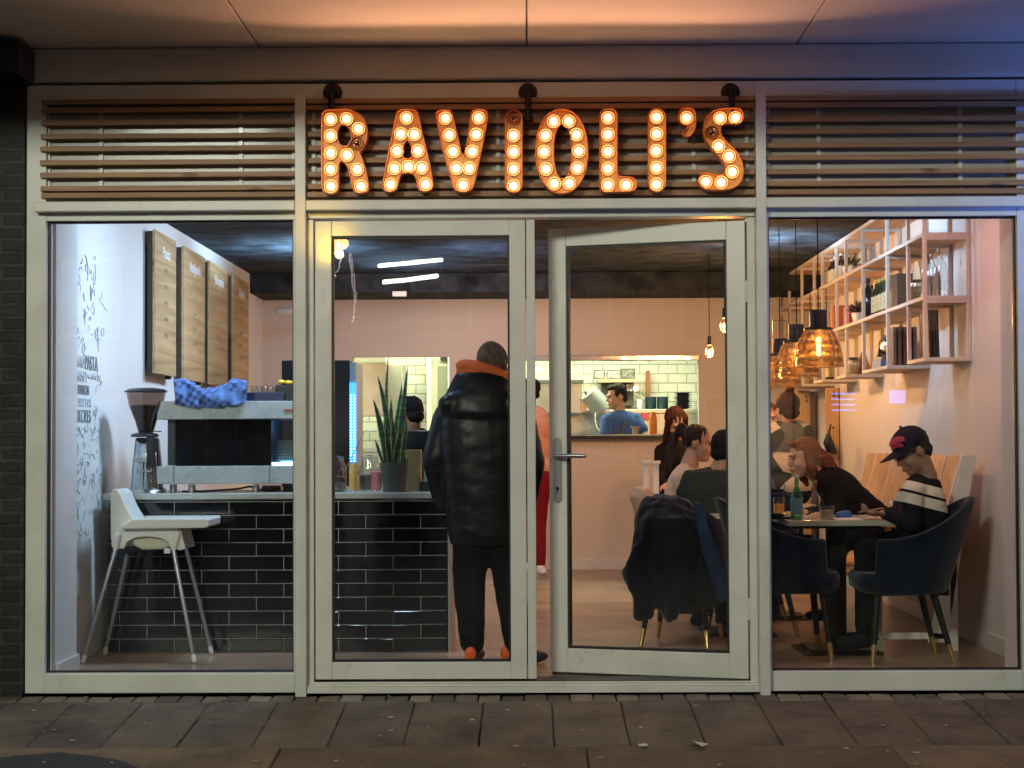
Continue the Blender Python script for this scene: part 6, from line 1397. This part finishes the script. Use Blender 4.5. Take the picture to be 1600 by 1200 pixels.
# ---- 6. woman with ponytail, cream top
q = 3.2
J = dict(head=at(1091, 693, q), neck=at(1077, 724, q), sl=at(1062,748,q-.14), sr=at(1082,745,q+.15), el=at(1068,800,q-.17), er=at(1100,795,q+.15), wl=at(1112,800,q-.10), wr=at(1125,795,q+.12), pel=at(1050,832,q), kl=at(1120,848,q-.08), kr=at(1120,848,q+.10), al=at(1130,945,q-.08), ar=at(1130,945,q+.1), fl=(1,0,0), fr=(1,0,0))
cream = cmat('cream_knit', (.56,.46,.36), .85, var=.06, bump=.35, bscale=70)
def h_pony(P, B, body, s):
    t = MB().ell(P(0,-.022,.038), (.081*s,.093*s,.088*s), B, 20, 14).cap(P(0,-.095,.075), .034, P(0,-.125,.095), .034)
    t.cap(P(0,-.12,.09), .030, P(0,-.165,.02), .030); t.cap(P(0,-.165,.02), .030, P(0,-.185,-.12), .024); t.cap(P(0,-.185,-.12), .024, P(0,-.19,-.26), .010); t.cap(P(0.01,-.15,.03), .02, P(0.02,-.16,-.20), .010)
    blob('hair', t, cmat('dark_hair_highlights', (.030,.020,.017), .5, var=.6, vscale=6, bump=.6, bscale=60, stretch=(6,6,.5)), body, .007, amp=.008, freq=40, smooth=1, stretch=(1.2,1.2,.3))
person('woman in a cream top with a high dark ponytail, in profile to the right', J, SK, 1.08, (.93,-.30,-.12), (.1,0,1), cream, jean, bsh, h_pony, top_name='sweater', extra_top=lambda t: t.loft([(1052,1092,742,q,.16),(1038,1088,775,q,.17),(1030,1080,810,q,.17),(1028,1078,845,q,.15)], 20))
# ---- 7. man in dark green-grey sweater, back to us
q = 2.05
J = dict(head=at(1136, 706, q+.05), neck=at(1120, 740, q), sl=at(1078,752,q-.02), sr=at(1150,756,q+.05), el=at(1062,812,q), er=at(1172,815,q), wl=at(1100,820,q+.2), wr=at(1165,820,q+.25), pel=at(1105,868,q), kl=at(1090,880,q+.4), kr=at(1130,880,q+.4), al=at(1090,960,q+.45), ar=at(1130,960,q+.45))
person('man in dark grey green sweater seen from behind at the open door edge', J, SKD, 1.08, (.7,.65,-.2), (.1,.1,1), cmat('green_grey_sweater', (.028,.034,.032), .9, var=.2, bump=.2, bscale=60), jean, bsh, h_short(blk), top_name='sweater', extra_top=lambda t: t.loft([(1070,1150,735,q,.12),(1056,1165,765,q,.16),(1052,1170,810,q,.17),(1054,1165,860,q,.16)], 22))
# ---- 8. person with bun and patterned jacket
q = 4.3
J = dict(head=at(1229, 638, q), neck=at(1230, 664, q), sl=at(1206,676,q), sr=at(1258,674,q), el=at(1198,712,q), er=at(1268,712,q), wl=at(1200,740,q+.2), wr=at(1262,740,q+.2), pel=at(1232,765,q), kl=at(1220,775,q+.4), kr=at(1245,775,q+.4), al=at(1220,850,q+.45), ar=at(1245,850,q+.45))
def h_bun(P, B, body, s):
    blob('hair', MB().ell(P(0,-.022,.030), (.088*s,.097*s,.095*s), B, 20, 14).ell(P(.01,-.045,.135), (.036,.036,.032), B).ell(P(0,-.06,-.04), (.07*s,.05*s,.05*s), B), cmat('dark_bun_hair', (.030,.012,.009), .6, bump=.5, bscale=60), body, .008, amp=.004, freq=30, smooth=2)
cam_m = bpy.data.materials.new('patchwork_jacket'); cam_m.use_nodes = True; nt = cam_m.node_tree; b = nt.nodes['Principled BSDF']; tc = nt.nodes.new('ShaderNodeTexCoord'); vo = nt.nodes.new('ShaderNodeTexVoronoi'); vo.inputs['Scale'].default_value = 7.5
cr = nt.nodes.new('ShaderNodeValToRGB'); cr.color_ramp.interpolation = 'CONSTANT'; e = cr.color_ramp.elements; e[0].color = (.035,.04,.042,1); e[1].position = .62; e[1].color = (.50,.42,.34,1); n_ = e.new(.38); n_.color = (.11,.115,.115,1)
nt.links.new(tc.outputs['Object'], vo.inputs[0]); nt.links.new(vo.outputs['Color'], cr.inputs[0]); nt.links.new(cr.outputs[0], b.inputs['Base Color']); setv(b, 'Roughness', .9); setv(b, 'Specular IOR Level', .1)
person('person with a hair bun and grey patchwork jacket seen from behind beyond the lamps', J, SK, 1.05, (-.35,.9,-.1), (0,0,1), cam_m, jean, bsh, h_bun, top_name='patchwork_jacket', bulk=1.12)
# ---- 9. face opposite, cut by the mullion
q = 5.3
J = dict(head=at(1204, 655, q), neck=at(1200, 684, q+.02), sl=at(1180,694,q), sr=at(1222,694,q), el=at(1176,730,q-.05), er=at(1226,730,q-.05), wl=at(1185,750,q-.2), wr=at(1215,750,q-.2), pel=at(1200,775,q), kl=at(1190,785,q-.4), kr=at(1210,785,q-.4), al=at(1190,860,q-.4), ar=at(1210,860,q-.4))
person('person facing the window with auburn hair, mostly hidden behind the right mullion', J, SK, 1.05, (.35,-.9,-.05), (0,0,1), blackk, jean, bsh, h_long(cmat('auburn_brown', (.09,.025,.012), .6, bump=.5), .12), top_name='dark_top')
# ---- 10. auburn woman leaning forward over the table
q = 2.35
J = dict(head=at(1255, 716, q), neck=at(1280, 744, q+.02), sl=at(1293,752,q-.17), sr=at(1303,750,q+.14), el=at(1312,800,q-.20), er=at(1290,800,q+.16), wl=at(1285,803,q-.30), wr=at(1262,800,q+.1), pel=at(1368,815,q+.05), kl=at(1310,850,q-.12), kr=at(1310,850,q+.12), al=at(1300,950,q-.12), ar=at(1300,950,q+.12), fl=(-1,0,0), fr=(-1,0,0))
aub = cmat('auburn_hair', (.15,.050,.026), .5, var=.4, vscale=9, bump=.5, bscale=50, stretch=(1,4,4))
def h_aub(P, B, body, s):
    t = MB().ell(P(0,-.026,.038), (.083*s,.098*s,.090*s), B, 20, 14).ell(P(0,.035,.085), (.06,.045,.028), B)
    for k in (-1, 1): t.cap(P(k*.070,.01,.03), .026, P(k*.075,-.015,-.09), .030).cap(P(k*.075,-.015,-.09), .030, P(k*.07,-.045,-.16), .02)
    t.cap(P(0,-.08,.02), .06, at(1292, 722, q), .050).cap(at(1292, 722, q), .045, at(1312, 744, q), .022)
    blob('hair', t, aub, body, .007, amp=.009, freq=40, smooth=1, stretch=(.3,1.4,.6))
person('woman with auburn hair and a black top leaning forward on her arms, facing left', J, SK, 1.08, (-.93,-.36,-.10), (-.12,0,1), blackk, jean, bsh, h_aub, top_name='black_top', extra_top=lambda t: t.loft([(1276,1312,736,q,.12),(1272,1330,756,q,.16),(1284,1350,780,q,.17),(1290,1368,800,q,.17),(1300,1385,822,q,.15)], 22), bulk=1.0)
# ---- 11. man in the cap with striped sweater
q = .98
J = dict(head=at(1425, 706, q), neck=at(1448, 744, q+.02), sl=at(1424,770,q-.17), sr=at(1446,766,q+.17), el=at(1428,818,q-.20), er=at(1440,815,q+.20), wl=at(1385,803,q-.10), wr=at(1380,803,q+.10), pel=at(1455,868,q), kl=at(1352,856,q-.10), kr=at(1352,856,q+.10), al=at(1350,990,q-.12), ar=at(1355,985,q+.14), fl=(-1,0,0), fr=(-1,0,0), hl=(-1,.15,.02), hr=(-1,-.2,.02), nl=(0,0,1), nr=(0,0,1), curl=.9)
sm_ = bpy.data.materials.new('striped_sweater'); sm_.use_nodes = True; nt = sm_.node_tree; b = nt.nodes['Principled BSDF']; tc = nt.nodes.new('ShaderNodeTexCoord'); sx_ = nt.nodes.new('ShaderNodeSeparateXYZ')
ad = nt.nodes.new('ShaderNodeMath'); ad.operation = 'MULTIPLY_ADD'; ad.inputs[1].default_value = .25; nt.links.new(tc.outputs['Object'], sx_.inputs[0]); nt.links.new(sx_.outputs['X'], ad.inputs[0]); nt.links.new(sx_.outputs['Z'], ad.inputs[2])
cr = nt.nodes.new('ShaderNodeValToRGB'); cr.color_ramp.interpolation = 'CONSTANT'; e = cr.color_ramp.elements; e[0].color = (.012,.011,.015,1); e[1].position = .99; e[1].color = (.012,.011,.015,1)
def zc_(v): return at(1420, v, q).z + .25*(at(1420, v, q).x - at(1455, v, q).x)
zs_ = [zc_(v) for v in (788, 771, 767, 752)]; mr = nt.nodes.new('ShaderNodeMapRange'); mr.inputs[1].default_value = .5; mr.inputs[2].default_value = 1.5; nt.links.new(ad.outputs[0], mr.inputs[0]); nt.links.new(mr.outputs[0], cr.inputs[0])
for pos, c in ((zs_[0]-.5, (.66,.60,.50,1)), (zs_[1]-.5, (.012,.011,.015,1)), (zs_[2]-.5, (.66,.60,.50,1)), (zs_[3]-.5, (.012,.011,.015,1))): n_ = e.new(pos); n_.color = c
nt.links.new(cr.outputs[0], b.inputs['Base Color']); setv(b, 'Roughness', .9); setv(b, 'Specular IOR Level', .1)
cm = person('man in a dark cap and striped black sweater holding a phone', J, SKD, 1.06, (-.88,-.22,-.50), (-.35,0,.9), sm_, jean, bsh, h_short(cmat('grey_black_hair', (.03,.025,.024), .7, bump=.3, bscale=90)), top_name='striped_sweater', extra_top=lambda t: t.loft([(1418,1466,748,q,.13),(1400,1474,775,q,.17),(1396,1478,800,q,.18),(1404,1482,835,q,.18),(1415,1484,872,q,.17)], 24).cap(J['el'], .055, J['wl'] + Vector((.03,0,0)), .042))
B = basis((-.88,-.22,-.50), (-.35,0,.9)); H = Vector(J['head']); s = 1.06
Pc = lambda x, y, z: H + B @ Vector((x*s, y*s, z*s))
capm = cmat('dark_cap_cloth', (.018,.014,.028), .8, bump=.2, bscale=70)
t = MB().ell(Pc(0,-.012,.055), (.090,.108,.088), B, 24, 16).cap(Pc(0,-.012,.145), .008, Pc(0,-.012,.150), .007)
cp = blob('cap', t, capm, cm, .007, smooth=1)
# brim: curved plate
vs = []; fs = []
for k, dz in enumerate((0, -.006)):
    for i in range(13):
        a = R(-68+136*i/12); 
        for (r0, r1, zz_) in ((.078, .088, .052), (.085, .185, .040)):
            f = r1; vs.append(Pc(math.sin(a)*r0*.98, .0+math.cos(a)*f, zz_ - .018*(1-math.cos(a))*1.5 + dz))
for i in range(12):
    a = i*2; fs.append((a, a+2, a+3, a+1)); o2 = 26; fs.append((o2+a, o2+a+1, o2+a+3, o2+a+2)); fs.append((a+1, a+3, o2+a+3, o2+a+1)); fs.append((a, o2+a, o2+a+2, a+2))
obj('cap_brim', MB().add(vs, fs), capm, cp, smooth=True)
# embroidered red arch emblem on the cap front/side
er = mat('red_embroidery', (.42,.02,.06), .6, var=.5, vscale=60); vs = []; fs = []; n_ = 0
def cpt(a, zz_, off=.0): 
    k_ = math.sqrt(max(.02, 1 - ((zz_-.055)/.088)**2)); return Pc(math.sin(a)*(.090+off)*k_, -.012 + math.cos(a)*(.108+off)*k_, zz_)
emb = MB()
for (a0, a1, zl, zh) in ((-62, 8, .082, .104), (-50, -4, .060, .076)):
    vs = []; N = 12
    for off in (.006, -.004):
        for i in range(N+1):
            a = R(a0 + (a1-a0)*i/N); arch = .014*math.sin(math.pi*i/N)
            for zz_ in (zl + arch*.6, zh + arch): vs.append(cpt(a, zz_, off))
    fs = []; M_ = 2*(N+1)
    for i in range(N): a = 2*i; fs += [(a, a+2, a+3, a+1), (M_+a, M_+a+1, M_+a+3, M_+a+2), (a+1, a+3, M_+a+3, M_+a+1), (a, M_+a, M_+a+2, a+2)]
    fs += [(0, 1, M_+1, M_), (2*N, M_+2*N, M_+2*N+1, 2*N+1)]
    emb.add(vs, fs)
obj('cap_emblem', emb, er, cp, smooth=True)
ph = tg('phone', MB().obox(at(1362, 801, q) + Vector((0,0,.012)), (.07,0,.012), (0,.036,0), (0,0,.004)), M['black'], 'dark phone held flat in the hands of the man in the cap', 'phone', bevel=.002)
obj('glasses', MB().tube([Pc(.07,.03,.008), Pc(.045,.092,.004), Pc(0,.102,.004), Pc(-.045,.092,.004), Pc(-.07,.03,.008)], .0025, 6), M['gun'], cm, smooth=True)
tg('key_tag', MB().ell(at(1392, 786, q-.225), (.012,.004,.012)).cap(at(1391,779,q-.22), .003, at(1392,784,q-.22), .003), M['white'], 'small white tag dangling at the striped sweater', 'tag', smooth=True)
# ================================================================== COATS
navyc = cmat('navy_coat_cloth', (.004,.005,.010), .9, var=.3, vscale=10, bump=.35, bscale=22, sheen=.2)
cY = 1.06
t = MB().loft([(1012,1050,774,cY+.10,.06),(1003,1078,788,cY+.05,.12),(995,1098,810,cY,.16),(989,1115,845,cY,.18),(986,1126,880,cY,.18),(985,1134,905,cY,.18),(994,1132,928,cY,.16),(1008,1124,944,cY,.13),(1030,1100,956,cY,.08)], 30, 2.2).loft([(1022,1050,940,cY,.08),(1030,1056,962,cY,.06),(1040,1050,972,cY,.03)], 14).loft([(1085,1110,930,cY,.08),(1088,1110,952,cY,.06),(1094,1104,962,cY,.03)], 14)
t.loft([(990,1003,850,cY-.05,.05),(978,1005,882,cY-.08,.06),(973,1008,893,cY-.08,.06),(980,1012,915,cY-.08,.06),(990,1020,935,cY-.07,.055),(991,1020,955,cY-.07,.05),(993,1018,966,cY-.06,.045)], 16)
t.loft([(1040,1062,930,cY-.08,.06),(1036,1064,955,cY-.08,.06),(1042,1056,968,cY-.07,.04)], 14)
tag(blob('coat', t, navyc, None, .011, amp=.020, freq=6, smooth=3, stretch=(1.8,1.8,.7)), 'big dark navy coat hanging over the chair behind the open door', 'coat')
t = MB().loft([(1084,1097,785,cY-.10,.05),(1090,1112,830,cY-.19,.05),(1100,1128,870,cY-.21,.05),(1112,1140,910,cY-.21,.05),(1122,1142,940,cY-.18,.04)], 16)
tag(blob('denim_jacket', t, cmat('blue_denim', (.022,.040,.080), .85, var=.35, vscale=8, bump=.3), None, .010, amp=.010, freq=9, smooth=3, stretch=(2,2,.6)), 'faded blue denim jacket hanging beside the navy coat', 'jacket')
t = MB().loft([(990,1010,762,3.0,.05),(984,1030,775,3.0,.08),(988,1030,795,3.0,.08),(994,1024,815,3.0,.07)], 18)
tag(blob('cream_coat', t, cmat('cream_coat_cloth', (.50,.36,.26), .85, bump=.4, bscale=30), None, .010, amp=.012, freq=10, smooth=2), 'cream coat draped over the chair back behind the navy coat', 'coat')
